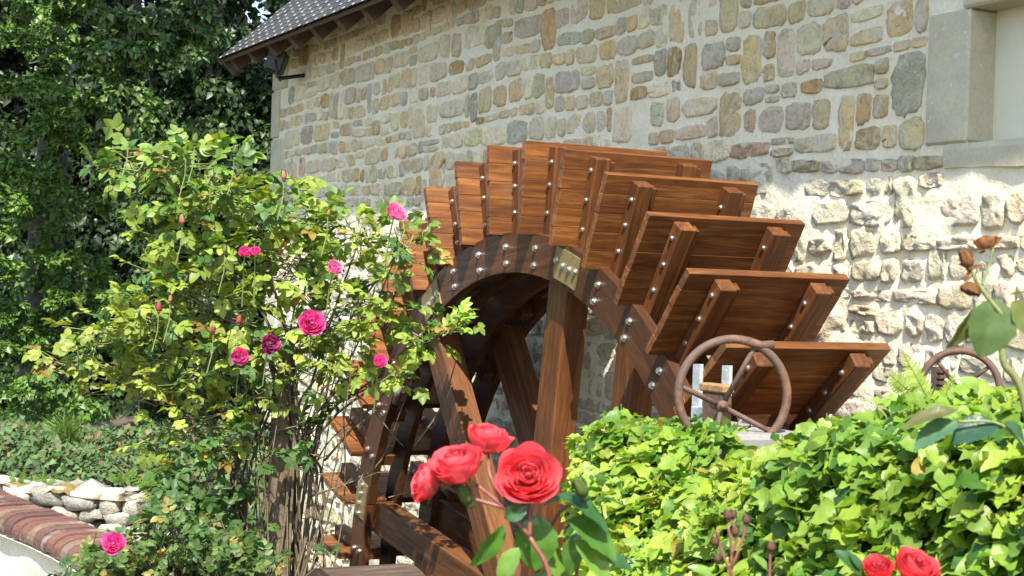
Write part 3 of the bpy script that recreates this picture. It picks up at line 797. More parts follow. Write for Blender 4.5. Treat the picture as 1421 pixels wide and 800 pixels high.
# ------------------------------------------------------------------ ivy over the near bank
ivy = thing('ivy_hedge', 'bright green ivy mound spilling over the low wall in front of the wheel', 'ivy', (2.6, -1.1, GZ))
SIL = [(806, 690), (814, 610), (850, 582), (880, 574), (930, 588), (965, 612), (1010, 622), (1060, 618), (1092, 602), (1150, 578), (1185, 558), (1260, 550), (1300, 545), (1350, 540), (1421, 534)]
sp = np.array([onp(x, y, 1, -1.0) for x, y in SIL]); so = np.argsort(sp[:, 0]); hx, hz_ = sp[so, 0], sp[so, 2]
hx = np.concatenate([[hx[0]-.06], hx, [hx[-1]+1.6]]); hz_ = np.concatenate([[.55], hz_, [hz_[-1]+.05]])
def ivy_surf(x, a):      # a: 0 back .. 1 front bottom
    top = np.interp(x, hx, hz_)-.035
    ang = math.pi*(1.12-1.15*a)+0*x
    edge = np.clip((x-hx[0])/.25, .15, 1)
    ry = .40*edge**.5; yc = -1.04
    e = np.maximum(top-.15, .05)
    y = yc+ry*np.cos(math.pi-ang)*-1
    y = yc-ry*np.cos(ang)*-1
    z = .15+e*np.power(np.clip(np.sin(np.clip(ang, 0, math.pi)), 0, 1), .55)
    z = np.where(ang < 0, .15+ang*.6, z)
    P = np.stack([x, y, z], -1); nz = fbm(P*4.2, 3)
    return P, nz
nxs, nas = 70, 26
X, A_ = np.meshgrid(np.linspace(hx[0], hx[-1], nxs), np.linspace(0.0, 1.0, nas))
def ivy_pts(x, a, inset):
    x = np.asarray(x, float); a = np.asarray(a, float)
    top = np.interp(x, hx, hz_)-.03
    t = a*math.pi*1.0                                    # 0 = back foot, pi = front foot
    edge = np.clip((x-hx[0])/.22, .1, 1)**.5
    ry = .40*edge-inset; e = np.maximum(top+.15-inset, .05)
    c, s = np.cos(t), np.sin(t)
    y = -1.02+ry*np.sign(c)*np.abs(c)**.75; z = -.15+e*np.abs(s)**.42
    z = z-.16*np.clip(-(y+1.02)/.4, 0, 1)**1.5*1.0        # slopes down towards the garden
    x = x+np.clip(-(y+1.02), 0, 1)*1.75*np.clip(1-(x-hx[0])/1.1, 0, 1)
    P = np.stack([x, y, z], -1)
    n = np.stack([-(1-edge)*2, (y+1.02)/.4*1.0, np.clip(np.abs(s)**.8, 0.25, 1)], -1); n /= np.linalg.norm(n, axis=-1, keepdims=True)
    bmp = .05*fbm(P*5., 2)+.028*fbm(P*13., 2)
    P = P+n*(bmp-np.where(a < .5, 0, 0))[..., None]
    return P, n
P0, n0 = ivy_pts(X, A_, .07)
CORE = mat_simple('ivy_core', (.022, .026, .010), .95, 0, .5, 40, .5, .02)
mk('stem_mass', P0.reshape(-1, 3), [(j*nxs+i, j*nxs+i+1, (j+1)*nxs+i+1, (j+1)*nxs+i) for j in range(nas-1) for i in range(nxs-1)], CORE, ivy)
n = 17500
lx = RNG.uniform(hx[0]+.01, 3.9, n); la = RNG.uniform(.18, .93, n)
Pp, Nn = ivy_pts(lx, la, 0)
dep = RNG.random(n)**1.3; Pp = Pp-Nn*(dep*.07-.015*RNG.random(n))[:, None]
down = np.stack([RNG.normal(0, .6, n), -.75+RNG.normal(0, .5, n), -.35+RNG.normal(0, .4, n)], -1)
nor = Nn*.7+np.array([.25, -.25, .7])+rdir(n)*.85
young = fbm(Pp*3.2, 2)
C = np.where((young > .12)[:, None], jit((.27, .37, .050), n, .22, .12), jit((.18, .29, .038), n, .28, .12))
old = RNG.random(n) < .13; C[old] = jit((.06, .155, .022), old.sum(), .3)
C[RNG.random(n) < .012] = (.33, .25, .05)
ivl = Leaves([ivy_leaf(i) for i in range(9)]); ivl.add(Pp, down, nor, .019+.031*RNG.random(n)**1.3, C)
ivl.build('ivy_foliage', IVYLEAF, ivy, 300, 'leaf', True)
mb = MB()
for i in range(60):
    x, a = random.uniform(hx[0]+.05, 3.6), random.uniform(.3, .85); Pq, nq = ivy_pts([x], [a], 0); Pq = Pq[0]; nq = nq[0]
    d = rdir(1)[0]*.03+nq*.004; mb.tube([Pq-nq*.06, Pq-nq*.01+d*.4, Pq+d], [.0022, .002, .0014], 4)
o = mb.build('ivy_stems', STEMG, ivy); o['kind'] = 'stuff'
gw = thing('garden_bank_wall', 'low rubble wall under the ivy along the mill race', 'wall', (2.6, -.95, GZ))
V, Fc = boxgeo(2.72, 5.2, -1.12, -.64, GZ, .72, .02); mk('masonry', V, Fc, MORTAR, gw)

# ------------------------------------------------------------------ plants: shared builders
def compound_leaf(Lv, p, d, n, size, col, pairs=2):
    d = d/np.linalg.norm(d); n = n-d*np.dot(n, d); n /= np.linalg.norm(n)+1e-9; s = np.cross(n, d)
    def lf(pos, dr, sc):
        Lv.add(pos, dr, n+rdir(1)[0]*.3, sc, np.clip(col*random.uniform(.82, 1.2), 0, 1))
    lf(p+d*size*(.9+.55*(pairs-1)), d-n*.25, size*1.05)
    for k in range(pairs):
        q = p+d*size*(.75+.6*k)
        for sg in (-1, 1): lf(q, s*sg+d*.55-n*.1, size*random.uniform(.8, .98))
def petal_ring(R, f, wid, seed, ruf):
    """one petal of a nested cup: follows a bowl of radius Rk, lip curling outwards"""
    r = np.random.default_rng(seed); Rk = R*(.16+.80*f**.85); th = math.radians(138-58*f); zr = R*(.34-.34*f**1.4); zc = zr+Rk*math.cos(th)
    nu, nv = 9, 7; V = []; p1, p2 = r.uniform(0, 6, 2)
    for j in range(nv):
        v = j/(nv-1); t = .30*th+.70*th*v
        for i in range(nu):
            u = i/(nu-1)*2-1; tt = .30*th+(t-.30*th)*(1-.20*abs(u)**2.5-.05*math.sin(3*u+p1)*v)
            rr = Rk*math.sin(tt)*(1+.07*u)+R*(.10+.10*f)*max(0, v-.72)/.28*(.5+.5*math.sin(2.3*u+p2))+ruf*R*r.uniform(-1, 1)*v*v
            a = u*wid*(.55+.45*math.sin(math.pi*min(.62, .2+.5*v))); z = zc-Rk*math.cos(tt)+ruf*R*.6*math.sin(5*u+p2)*v
            V.append((rr*math.cos(a), rr*math.sin(a), z))
    return np.array(V), [(j*nu+i, j*nu+i+1, (j+1)*nu+i+1, (j+1)*nu+i) for j in range(nv-1) for i in range(nu-1)]
def bloom(name, center, axis, rad, col, mat, parent, opened=.9, nring=6, asobj=True, sep=True, tint=None):
    """rose flower: petals in nested cups from a tight centre to an open outside"""
    axis = Vector(axis).normalized(); base = Matrix.Translation(Vector(center))@axis.to_track_quat('Z', 'Y').to_matrix().to_4x4()
    if asobj:
        V, Fc = small_blob(rad*.30, rad*.5); b = mk(name, [tuple(base@Vector((x, y, z-rad*.35))) for x, y, z in V], Fc, mat, parent, col*.6, True)
    cc = MB(); mem = {}
    for r_ in range(nring):
        f = r_/(nring-1)*(.55+.45*opened); m = int(round(3+3*f)); rot = random.uniform(0, 6)
        for k in range(m):
            key = (r_, k % 2)
            if key not in mem: mem[key] = petal_ring(rad, f, math.pi/m*1.55, random.randrange(9999), .028)
            V, Fc = mem[key]; c = np.clip(col*(.88+.2*f)*random.uniform(.92, 1.08), 0, 1)
            Mx = base@Matrix.Rotation(rot+2*math.pi*(k+random.uniform(-.1, .1))/m, 4, 'Z')@Matrix.Rotation(random.uniform(-.10, .10), 4, 'Y')
            if asobj:
                mk_ = ('me',)+key
                if mk_ not in mem:
                    me = bpy.data.meshes.new('petal'); me.from_pydata(V.tolist(), [], Fc); setcol(me, c); me.materials.append(mat)
                    me.polygons.foreach_set('use_smooth', [True]*len(me.polygons)); mem[mk_] = me
                inst('petal', mem[mk_], Mx, b)
            else: cc.add([tuple(Mx@Vector(v)) for v in V], Fc, c)
    return b if asobj else mk(name, cc.v, cc.f, mat, parent, cc.c, True)
def small_blob(r, h, n=8, m=5):
    V = [(0, 0, -h)]; Fc = []
    for j in range(1, m):
        a = math.pi*j/m
        for k in range(n): V.append((r*math.sin(a)*math.cos(2*math.pi*k/n), r*math.sin(a)*math.sin(2*math.pi*k/n), -h*math.cos(a)))
    V.append((0, 0, h)); t = len(V)-1
    for k in range(n): Fc.append((0, 1+(k+1) % n, 1+k)); Fc.append((t, 1+(m-2)*n+k, 1+(m-2)*n+(k+1) % n))
    for j in range(m-2):
        for k in range(n): a = 1+j*n; Fc.append((a+k, a+(k+1) % n, a+n+(k+1) % n, a+n+k))
    return V, Fc
def bud(name, p, axis, r, h, col, parent, sepcol=(.10, .17, .04), mat=None):
    axis = Vector(axis).normalized(); B = Matrix.Translation(Vector(p))@axis.to_track_quat('Z', 'Y').to_matrix().to_4x4()
    cm = MB(); V, Fc = small_blob(r, h); V = [(x*(1-.35*z/h), y*(1-.35*z/h), z+h) for x, y, z in V]; cm.add([tuple(B@Vector(v)) for v in V], Fc, col)
    V, Fc = small_blob(r*.62, h*.42); cm.add([tuple(B@Vector((x, y, z))) for x, y, z in V], Fc, sepcol)
    for k in range(5):
        a = 2*math.pi*k/5; c, s = math.cos(a), math.sin(a)
        pts = [(r*.5*c-r*.3*s, r*.5*s+r*.3*c, .1*h), (r*.5*c+r*.3*s, r*.5*s-r*.3*c, .1*h), (r*1.22*c, r*1.22*s, h*1.1), (r*.8*c, r*.8*s, h*2.3)]
        cm.add([tuple(B@Vector(v)) for v in pts], [(0, 1, 2), (0, 2, 3), (1, 3, 2)], sepcol)
    return mk(name, cm.v, cm.f, mat or PETAL, parent, cm.c, True)

# ------------------------------------------------------------------ shrub rose on the left
DB = 6.3
base = atd(392, 800, DB); base[2] = GZ
rose = thing('shrub_rose', 'tall shrub rose with yellow-green leaves and pink cabbage blooms beside the wheel', 'rose bush', tuple(base))
mb = MB(); pt = atd(393, 560, DB); pt2 = atd(388, 690, DB)
mb.tube(spline([base+np.array([.02, 0, 0]), pt2, pt, atd(400, 480, DB)], 4), [.048]*4+[.045]*4+[.034]*4+[.018], 9)
mb.build('trunk', POST, rose, True)
LR = Leaves([rose_leaf(i) for i in range(10)])
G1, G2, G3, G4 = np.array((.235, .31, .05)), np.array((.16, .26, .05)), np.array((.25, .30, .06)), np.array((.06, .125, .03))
CL = [ # px, py, rx, ry, sprays, colour, leaf size m
 (215, 225, 85, 34, 26, G2, .066), (290, 260, 110, 50, 40, G2, .066), (360, 290, 95, 55, 30, G1, .06), (300, 335, 110, 55, 36, G1, .06),
 (250, 400, 105, 50, 34, G1, .056), (190, 450, 105, 40, 32, G3, .052), (110, 500, 62, 24, 20, G3, .05), (300, 440, 120, 60, 40, G1, .056),
 (300, 500, 140, 50, 40, G3, .052), (420, 370, 95, 60, 34, G1, .06), (440, 450, 95, 60, 34, G1, .06), (400, 520, 100, 50, 26, G3, .054),
 (500, 330, 70, 40, 16, G1, .06), (560, 340, 38, 40, 12, G2, .06), (520, 420, 60, 50, 18, G1, .06), (585, 465, 40, 20, 12, G1, .056), (630, 450, 26, 16, 12, G3*np.array((.95, 1.25, 1)), .05),
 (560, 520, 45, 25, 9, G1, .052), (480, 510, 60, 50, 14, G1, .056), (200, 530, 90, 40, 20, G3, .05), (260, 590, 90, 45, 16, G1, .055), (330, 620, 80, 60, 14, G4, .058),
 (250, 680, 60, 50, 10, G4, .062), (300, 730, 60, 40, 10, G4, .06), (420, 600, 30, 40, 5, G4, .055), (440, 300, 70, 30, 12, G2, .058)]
canes = MB(); twigs = MB()
tips = []
joints = [base+np.array([0, 0, .02]), atd(330, 700, DB), atd(395, 520, DB), atd(430, 640, DB+.05), atd(360, 620, DB-.05)]
for (px, py, rx, ry, ns_, col, ls) in CL:
    C_ = atd(px, py, DB+random.uniform(-.06, .06)); src = random.choice(joints[1:4]) if px < 470 else atd(420, 620, DB)
    b0 = base+np.array([random.uniform(-.14, .14), random.uniform(-.14, .14), 0])
    mid = (src+C_)/2+np.array([random.uniform(-.06, .06), random.uniform(-.06, .06), .05])
    canes.tube(spline([b0, src+rdir(1)[0]*.05, mid, C_], 5), np.linspace(.0075, .0036, 16).tolist(), 5)
    for s in range(int(ns_*(1.22 if py < 560 else 2.0))):
        r = RNG.normal(0, .55, 3); r = r/max(1, np.linalg.norm(r))
        P_ = atd(px+rx*r[0], py+ry*r[1], DB+.24*r[2]-.05)
        tips.append(P_)
        m2 = (P_+C_)/2+rdir(1)[0]*.03-np.array([0, 0, .02])
        twigs.tube([C_+rdir(1)[0]*.05, m2, P_], [.003, .0024, .0016], 4)
        for q in range(random.choice([1, 2, 2, 3])):
            d = (P_-C_)/(np.linalg.norm(P_-C_)+1e-6)*.7+rdir(1)[0]*.8+np.array([0, 0, .1])
            n_ = np.array([.25, -.2, 1.])+rdir(1)[0]*.55
            c = col*random.uniform(.75, 1.3)
            if random.random() < .05: c = np.array((.30, .20, .05))*random.uniform(.6, 1.2)
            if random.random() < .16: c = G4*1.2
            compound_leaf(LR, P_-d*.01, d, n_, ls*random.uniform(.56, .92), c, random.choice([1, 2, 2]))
# bare lower canes and dead twigs
for i in range(26):
    a = base+np.array([random.uniform(-.22, .22), random.uniform(-.2, .2), 0]); top = atd(random.uniform(230, 500), random.uniform(420, 600), DB+random.uniform(-.2, .2))
    m1 = a*.5+top*.5+rdir(1)[0]*.08
    canes.tube(spline([a, m1, top], 5), np.linspace(.0052, .002, 11).tolist(), 5)
dead = MB()
for i in range(100):
    p0 = atd(random.uniform(140, 540), random.uniform(430, 700), DB+random.uniform(-.22, .2)); d = rdir(1)[0]*np.array([1, 1, .6])*random.uniform(.06, .2)
    dead.tube([p0, p0+d*.5+rdir(1)[0]*.02, p0+d], [.0026, .002, .001], 4)
for (a, b, c) in [((425, 800), (440, 640), (520, 560)), ((440, 780), (430, 600), (470, 500)), ((575, 620), (612, 565), (636, 490)), ((450, 640), (520, 560), (560, 520)), ((420, 600), (480, 540), (560, 620)), ((400, 700), (450, 560), (610, 470)), ((410, 640), (500, 470), (560, 330)), ((430, 690), (520, 650), (560, 560))]:
    canes.tube(spline([atd(*a, DB), atd(*b, DB), atd(*c, DB-.05)], 6), np.linspace(.005, .002, 13).tolist(), 5)
o = canes.build('canes', STEMB, rose, True); o['kind'] = 'stuff'
o = twigs.build('twigs', STEMG, rose); o['kind'] = 'stuff'
o = dead.build('dead_twigs', mat_simple('dead_twig', (.15, .105, .06), .85, 0, .3, 60, 0), rose); o['kind'] = 'stuff'
LR.build('rose_foliage', ROSELEAF, rose, 300, 'leaf', True)
PINK = np.array((.78, .115, .40))
tocam = CAM-atd(433, 448, DB); tocam /= np.linalg.norm(tocam)
for (px, py, r, ax) in [(433, 448, 18, (.2, 0, .35)), (551, 293, 15, (.3, .4, .9)), (466, 371, 11, (.4, .3, .6)), (333, 495, 12, (.5, 0, -.1)), (528, 501, 10, (.3, .1, .5)), (340, 349, 9, (.3, 0, .6)), (354, 348, 8, (0, 0, .6)), (376, 478, 14, (.2, .3, .0))]:
    P_ = atd(px, py, DB-.40); axv = tocam*.7+np.array(ax)
    bl = bloom('bloom', P_, axv, r/FPX*(DB-.40)*1.02, (PINK*random.uniform(.9, 1.1) if px != 376 else PINK*.55) if px not in (466, 551) else np.array((.80, .27, .52)), PETAL, rose, .8, 6, px == 433)
    mb = MB(); mb.tube([P_-axv*.02, P_-axv*.05-np.array([0, 0, .05]), P_-axv*.08-np.array([0, 0, .16])], .0026, 5); mb.build('flower_stalk', STEMG, rose)
GB = (.16, .19, .06); PB = (.62, .22, .14)
for (px, py, c, s) in [(178, 193, GB, 1.2), (270, 200, GB, 1.2), (325, 215, GB, 1.1), (394, 250, PB, 1.0), (253, 312, PB, 1.1), (331, 450, (.55, .06, .12), 1.0), (220, 433, (.45, .05, .10), 1.1), (296, 463, (.4, .03, .12), .8), (258, 218, GB, .8), (312, 352, GB, .9), (455, 300, PB, .7), (236, 420, PB, .8)]:
    P_ = atd(px, py, DB-.36); bud('bud', P_, (random.uniform(-.15, .15), random.uniform(-.15, .15), 1), .010*s, .018*s, c, rose)
    mb = MB(); mb.tube([P_, P_-np.array([.004, .0, .07]), P_-np.array([.0, .02, .15])], .0022, 5); mb.build('flower_stalk', STEMG, rose)

# ------------------------------------------------------------------ low shrub with one pink rose, bottom left
DS = 4.95
b2 = atd(230, 800, DS); b2[2] = GZ
shr = thing('low_rose_shrub', 'low dark green rose shrub with one bright pink bloom by the brick coping', 'rose bush', tuple(b2))
LS = Leaves([rose_leaf(i+30) for i in range(6)]); tw = MB()
for (px, py, rx, ry, ns_) in [(190, 785, 80, 34, 130), (280, 775, 80, 50, 120), (240, 730, 60, 40, 50), (330, 785, 80, 40, 80), (150, 792, 50, 22, 60)]:
    for s in range(ns_):
        P_ = atd(px+rx*RNG.normal(0, .5), py+ry*RNG.normal(0, .45), DS+RNG.normal(0, .14)); C_ = atd(px, py+60, DS)
        tw.tube([C_+rdir(1)[0]*.1, P_], [.0028, .0014], 4)
        c = [np.array((.055, .115, .03)), np.array((.09, .15, .035)), np.array((.22, .20, .05))][random.choice([0, 0, 0, 1, 1, 2])]
        for q in range(2): compound_leaf(LS, P_, rdir(1)[0]+np.array([0, -.1, .2]), np.array([.2, -.2, 1])+rdir(1)[0]*.6, random.uniform(.018, .032), c*random.uniform(.8, 1.2), 2)
for i in range(20): tw.tube(spline([b2+np.array([random.uniform(-.25, .25), random.uniform(-.2, .2), 0]), atd(random.uniform(120, 340), 830, DS), atd(random.uniform(120, 340), 740, DS)], 4), np.linspace(.007, .002, 9).tolist(), 5)
o = tw.build('canes', STEMB, shr); o['kind'] = 'stuff'; LS.build('rose_foliage', ROSELEAF, shr, 200, 'leaf', True)
P_ = atd(157, 754, DS-.3); bloom('bloom', P_, tocam*.8+np.array((0, 0, .4)), 15/FPX*DS, PINK*1.05, PETAL, shr, .9, 6, True)

# ------------------------------------------------------------------ red roses close to the camera
DR = 1.85
rb = atd(775, 800, DR); rb[2] = GZ
red = thing('red_rose_bush', 'glossy-leaved rose with a cluster of four coral red blooms', 'rose bush', tuple(rb))
RED = np.array((.80, .115, .135))
up = np.array([0, 0, 1.])
node = atd(735, 745, DR); node2 = atd(700, 705, DR)
cane = MB()
cane.tube(spline([rb, atd(790, 1000, DR), atd(765, 810, DR), node], 6), np.linspace(.004, .0026, 19).tolist(), 7)
cane.tube(spline([node, node2, atd(660, 672, DR)], 5), np.linspace(.003, .0022, 11).tolist(), 6)
cane.tube(spline([node2, atd(650, 690, DR), atd(612, 672, DR-.02)], 5), np.linspace(.0025, .0019, 11).tolist(), 6)
cane.tube(spline([node2, atd(680, 660, DR), atd(678, 632, DR+.03)], 5), np.linspace(.0025, .0019, 11).tolist(), 6)
cane.tube(spline([node, atd(735, 715, DR), atd(733, 690, DR)], 5), np.linspace(.003, .002, 11).tolist(), 6)
cane.tube(spline([atd(790, 1000, DR), atd(800, 800, DR+.06), atd(812, 690, DR)], 5), np.linspace(.003, .0022, 11).tolist(), 6)
cane.tube(spline([atd(790, 1000, DR), atd(745, 810, DR+.06), atd(770, 720, DR+.04), atd(812, 690, DR)], 5), np.linspace(.003, .0022, 16).tolist(), 6)
cane.build('cane', STEMR, red, True)
tc = CAM-atd(680, 640, DR); tc /= np.linalg.norm(tc)
rt = RGT
for (px, py, r, ax, op) in [(733, 659, 47, tc*.9+up*.42, .80), (632, 640, 44, tc*.35+up*.85-rt*.30, .62), (586, 668, 34, tc*.30+up*.25-rt*.9, .62), (680, 604, 37, tc*.15+up*.85+rt*.2, .6)]:
    P_ = atd(px, py, DR+(.03 if px == 680 else -.02 if px == 632 else 0)); rad = r/FPX*DR*.95
    bl = bloom('bloom', P_, ax, rad, RED, PETAL, red, op, 7, True, tint=np.array((.45, .02, .02)))
    axn = ax/np.linalg.norm(ax)
    for k in range(5):
        a = 2*math.pi*k/5; s1 = np.cross(axn, rt); s1 /= np.linalg.norm(s1); s2 = np.cross(axn, s1)
        rd = s1*math.cos(a)+s2*math.sin(a); p0 = P_-axn*rad*.52
        V = [p0+rd*rad*.1-np.cross(axn, rd)*rad*.13, p0+rd*rad*.1+np.cross(axn, rd)*rad*.13, p0+rd*rad*.55-axn*rad*.1, p0+rd*rad*.95+axn*rad*.1*(k-2)]
        mk('sepal', V, [(0, 1, 2), (0, 2, 3), (1, 3, 2)], ROSELEAF, bl, (.16, .17, .05))
def big_leaf(px, py, px2, py2, d, wfrac, nrm_, col, parent, mat=GLOSSLEAF, d2=None, fold=.35, curl=.25):
    A, B = atd(px, py, d), atd(px2, py2, d2 or d); ax = B-A; Ln = np.linalg.norm(ax); ax /= Ln
    n = np.asarray(nrm_, float); n = n-ax*np.dot(n, ax); n /= np.linalg.norm(n); s = np.cross(n, ax)
    nu, nv = 11, 7; V = []
    for i in range(nu):
        u = i/(nu-1); w = wfrac*.5*math.sin(math.pi*min(1, u**.82))**.8*(1 if u < .999 else 0)+.002
        for j in range(nv):
            v = j/(nv-1)*2-1; vein = .012*math.cos((u*9-abs(v)*2.2)*math.pi)*abs(v)*(1-abs(v))*2
            ser = 1+(.05 if i % 2 else -.03)*(abs(v) > .99)
            V.append(A+ax*Ln*u+s*Ln*w*v*ser+n*Ln*(fold*w*abs(v)-curl*(u-.35)**2+vein+.012*math.sin(u*13+v*2)))
    Fc = [(i*nv+j, i*nv+j+1, (i+1)*nv+j+1, (i+1)*nv+j) for i in range(nu-1) for j in range(nv-1)]
    o = mk('leaf', V, Fc, mat, parent, np.clip(np.asarray(col)*random.uniform(.85, 1.15), 0, 1), True)
    return o
GR = (.065, .155, .022); GY = (.14, .25, .035); GD = (.035, .10, .026)
nl = up*.8+tc*.55
for (a, b, w, n_, c) in [((745, 715), (742, 795), .75, up*.6+tc*.8, GR), ((700, 730), (655, 790), .42, up*.5+tc*.3+rt*.6, GR), ((775, 685), (850, 735), .5, up*.9+tc*.3, GD), ((790, 720), (860, 775), .6, up*.8+tc*.5, GR), ((760, 760), (790, 815), .6, nl, GY),
        ((800, 750), (850, 810), .55, nl, GY), ((700, 690), (745, 735), .5, nl, GD), ((755, 700), (800, 690), .5, up+tc*.2, GR), ((800, 740), (790, 800), .5, nl, GR), ((830, 770), (880, 790), .5, nl, GD), ((720, 760), (690, 815), .5, nl, GY), ((770, 790), (740, 840), .6, nl, GR), ((825, 690), (870, 700), .4, up+rt*.2, GD), ((700, 720), (735, 700), .6, tc, GD)]:
    big_leaf(*a, *b, DR+random.uniform(-.03, .05), w, n_, c, red)
for (px, py) in [(652, 700), (812, 690)]: bud('bud', atd(px, py, DR-.01), up*.7-rt*.4+tc*.2, .008, .014, (.12, .16, .04), red)

# second red rose, bottom right
rb2 = atd(1240, 800, 1.95); rb2[2] = GZ
red2 = thing('red_rose_bush', 'pair of red rose blooms just above the ivy mound with dark bud sprays', 'rose bush', tuple(rb2))
cane = MB(); 
for x in (1220, 1270): cane.tube(spline([rb2, atd(1240, 1000, 1.95), atd(x, 800, 1.95)], 5), np.linspace(.005, .003, 11).tolist(), 6)
for pts in [((1015, 1000), (1015, 800), (1015, 760), (1010, 730)), ((1015, 800), (1000, 760), (995, 735)), ((1015, 790), (1030, 750), (1035, 725)), ((1066, 1000), (1068, 800), (1070, 762)), ((1015, 770), (1022, 745), (1012, 715))]:
    cane.tube(spline([atd(*p_, 2.0) for p_ in pts], 5), .0019, 6)
for x in (1015, 1066): cane.tube([atd(x, 1000, 2.0), rb2], .003, 6)
cane.build('cane', STEMR, red2, True)
for (px, py, s) in [(1010, 716, 1.1), (992, 752, 1), (1036, 722, 1), (1020, 738, 1), (1070, 760, 1.1), (995, 775, .9), (1017, 714, .9)]:
    bud('bud', atd(px, py+6, 2.0), (0, 0, 1), .0052*s, .0062*s, (.15, .075, .055), red2, (.13, .09, .05))
for (px, py, r, ax) in [(1219, 786, 22, up*.8+tc*.5-rt*.1), (1273, 784, 31, up*.8+tc*.4+rt*.2)]:
    bloom('bloom', atd(px, py, 1.95), ax, r/FPX*1.95*1.15, RED*np.array((.95, .8, .8)), PETAL, red2, .55, 6, True, tint=np.array((.45, .02, .02)))
for (a, b, w, n_, c) in [((1200, 800), (1160, 762), .5, up*.7+tc*.6, GD), ((1195, 790), (1180, 770), .6, nl, GD), ((1250, 820), (1300, 800), .5, nl, GR), ((990, 800), (955, 785), .5, nl, GY), ((1065, 790), (1045, 770), .5, nl, GY)]:
    big_leaf(*a, *b, 1.95, w, n_, c, red2)

# withered rose stem, right edge
DW = 1.9
wb = atd(1440, 800, DW); wb[2] = GZ
wr = thing('withered_rose', 'tall rose stem with withered brown flower heads and spotted leaves', 'rose bush', tuple(wb))
cane = MB()
cane.tube(spline([wb, atd(1450, 900, DW), atd(1425, 575, DW), atd(1392, 500, DW), atd(1398, 440, DW)], 6), np.linspace(.006, .0042, 25).tolist(), 7)
cane.tube(spline([atd(1398, 445, DW), atd(1372, 415, DW), atd(1352, 385, DW), atd(1347, 366, DW)], 5), np.linspace(.0032, .002, 16).tolist(), 6)
cane.tube(spline([atd(1360, 400, DW), atd(1372, 370, DW), atd(1378, 345, DW)], 5), .0016, 6)
cane.tube(spline([atd(1440, 640, DW), atd(1390, 590, DW), atd(1330, 585, DW)], 5), .002, 6)
cane.build('cane', STEMG, wr, True)
BRN = np.array((.26, .12, .05)); WIT = mat_leaf('withered_petal', .8, .2, (1.2, 1, .8), .1, .5)
bloom('withered_head', atd(1366, 334, DW), up*.9-rt*.2, .017, BRN*1.25, WIT, wr, .25, 4, False)
bloom('withered_head', atd(1347, 404, DW), -up*.6-rt*.2, .017, BRN*.55, WIT, wr, .2, 4, False)
bud('withered_calyx', atd(1345, 372, DW), up*.8-rt*.3, .008, .012, tuple(BRN*.7), wr, tuple(BRN*.7), WIT)
for (a, b) in [((1347, 372), (1330, 366)), ((1347, 374), (1365, 367)), ((1346, 376), (1338, 392)), ((1370, 345), (1391, 328)), ((1368, 348), (1358, 352))]:
    big_leaf(*a, *b, DW, .35, tc+up*.3, BRN*.6, wr, WIT)
GO = (.085, .17, .04)
for (a, b, w, n_, c) in [((1385, 415), (1362, 498), .78, tc*.9+up*.15, (.12, .19, .065)), ((1352, 430), (1318, 486), .5, tc*.4+up*.4+rt*.6, (.13, .14, .04)), ((1405, 418), (1440, 470), .7, tc*.7+up*.3, (.14, .17, .05)), ((1330, 585), (1265, 622), .55, up*.8+tc*.45, (.07, .15, .07)), ((1385, 590), (1318, 612), .72, up*.75+tc*.5, (.035, .09, .05)), ((1395, 585), (1425, 618), .6, up*.8+tc*.5, (.05, .11, .05)), ((1328, 568), (1250, 590), .34, up*.5+tc*.3, (.10, .10, .03)), ((1400, 410), (1430, 405), .6, up, (.12, .14, .04))]:
    big_leaf(*a, *b, DW, w, n_, c, wr, ROSELEAF if b[1] < 520 else GLOSSLEAF)

# ------------------------------------------------------------------ ferns and grass
def fern(label, basep, fr, parent=None, col=(.17, .30, .035), group=None):
    t = thing('fern', label, 'fern', tuple(basep), group)
    for tip, bow in fr:
        A, B = np.asarray(basep, float), np.asarray(tip, float); ax = B-A; Ln = np.linalg.norm(ax); side = np.cross(ax, np.array(CAM)-A); side /= np.linalg.norm(side)
        nrm_ = np.cross(side, ax/Ln); mb = MB(); n = 15
        pts = [A+ax*u+nrm_*bow*math.sin(u*math.pi)*Ln for u in np.linspace(0, 1, n+1)]
        mb.tube(pts, .0016, 4, col=np.array(col)*.8)
        for i in range(2, n+1):
            u = i/n; ln = Ln*.15*(math.sin(math.pi*(u*.86+.12))**.8)+.004; d = ax/Ln
            for sg in (-1, 1):
                r = side*sg*.9+d*.45+nrm_*.1*random.uniform(-1, 1); q = pts[i]; w = d*ln*.16
                mb.add([q-w, q+r*ln*.5-w*1.2, q+r*ln, q+r*ln*.5+w*1.2, q+w], [(0, 1, 2), (0, 2, 3, 4)], np.array(col)*random.uniform(.8, 1.15))
        mb.build('frond', IVYLEAF, t)
    return t
fb = onp(1300, 575, 1, -.72)
fern('bright fern fronds rising from the ivy beside the small handwheel', fb, [(onp(1254, 492, 1, -.75), .12), (onp(1235, 520, 1, -.7), .1), (onp(1325, 520, 1, -.7), .08), (onp(1350, 535, 1, -.7), .08)], col=(.24, .34, .05))
# ------------------------------------------------------------------ parapet with brick coping, bottom left
ZC = .47
fr_ = [onp(x, y+3, 2, ZC-.065) for x, y in ((-140, 662), (-60, 705), (0, 733), (42, 750), (85, 772), (135, 800), (190, 835))]
par = thing('parapet_wall', 'low pale rendered parapet wall with a rounded brick coping', 'wall', (float(fr_[2][0]), float(fr_[2][1]), GZ))
fe = np.array(spline(fr_, 8)); cw = .23
tg = np.gradient(fe, axis=0); nrs = np.cross(tg, [0, 0, 1.]); nrs /= np.linalg.norm(nrs, axis=1, keepdims=True)
if np.mean(nrs[:, 1]) > 0: nrs = -nrs
bk = fe-nrs*cw; bk[:, 2] = ZC
seg = np.concatenate([[0], np.cumsum(np.linalg.norm(np.diff(bk, axis=0), axis=1))]); tot = seg[-1]
BWd = .082; nbk = int(tot/BWd)
def pos(s): return np.array([np.interp(s, seg, bk[:, k]) for k in range(3)])
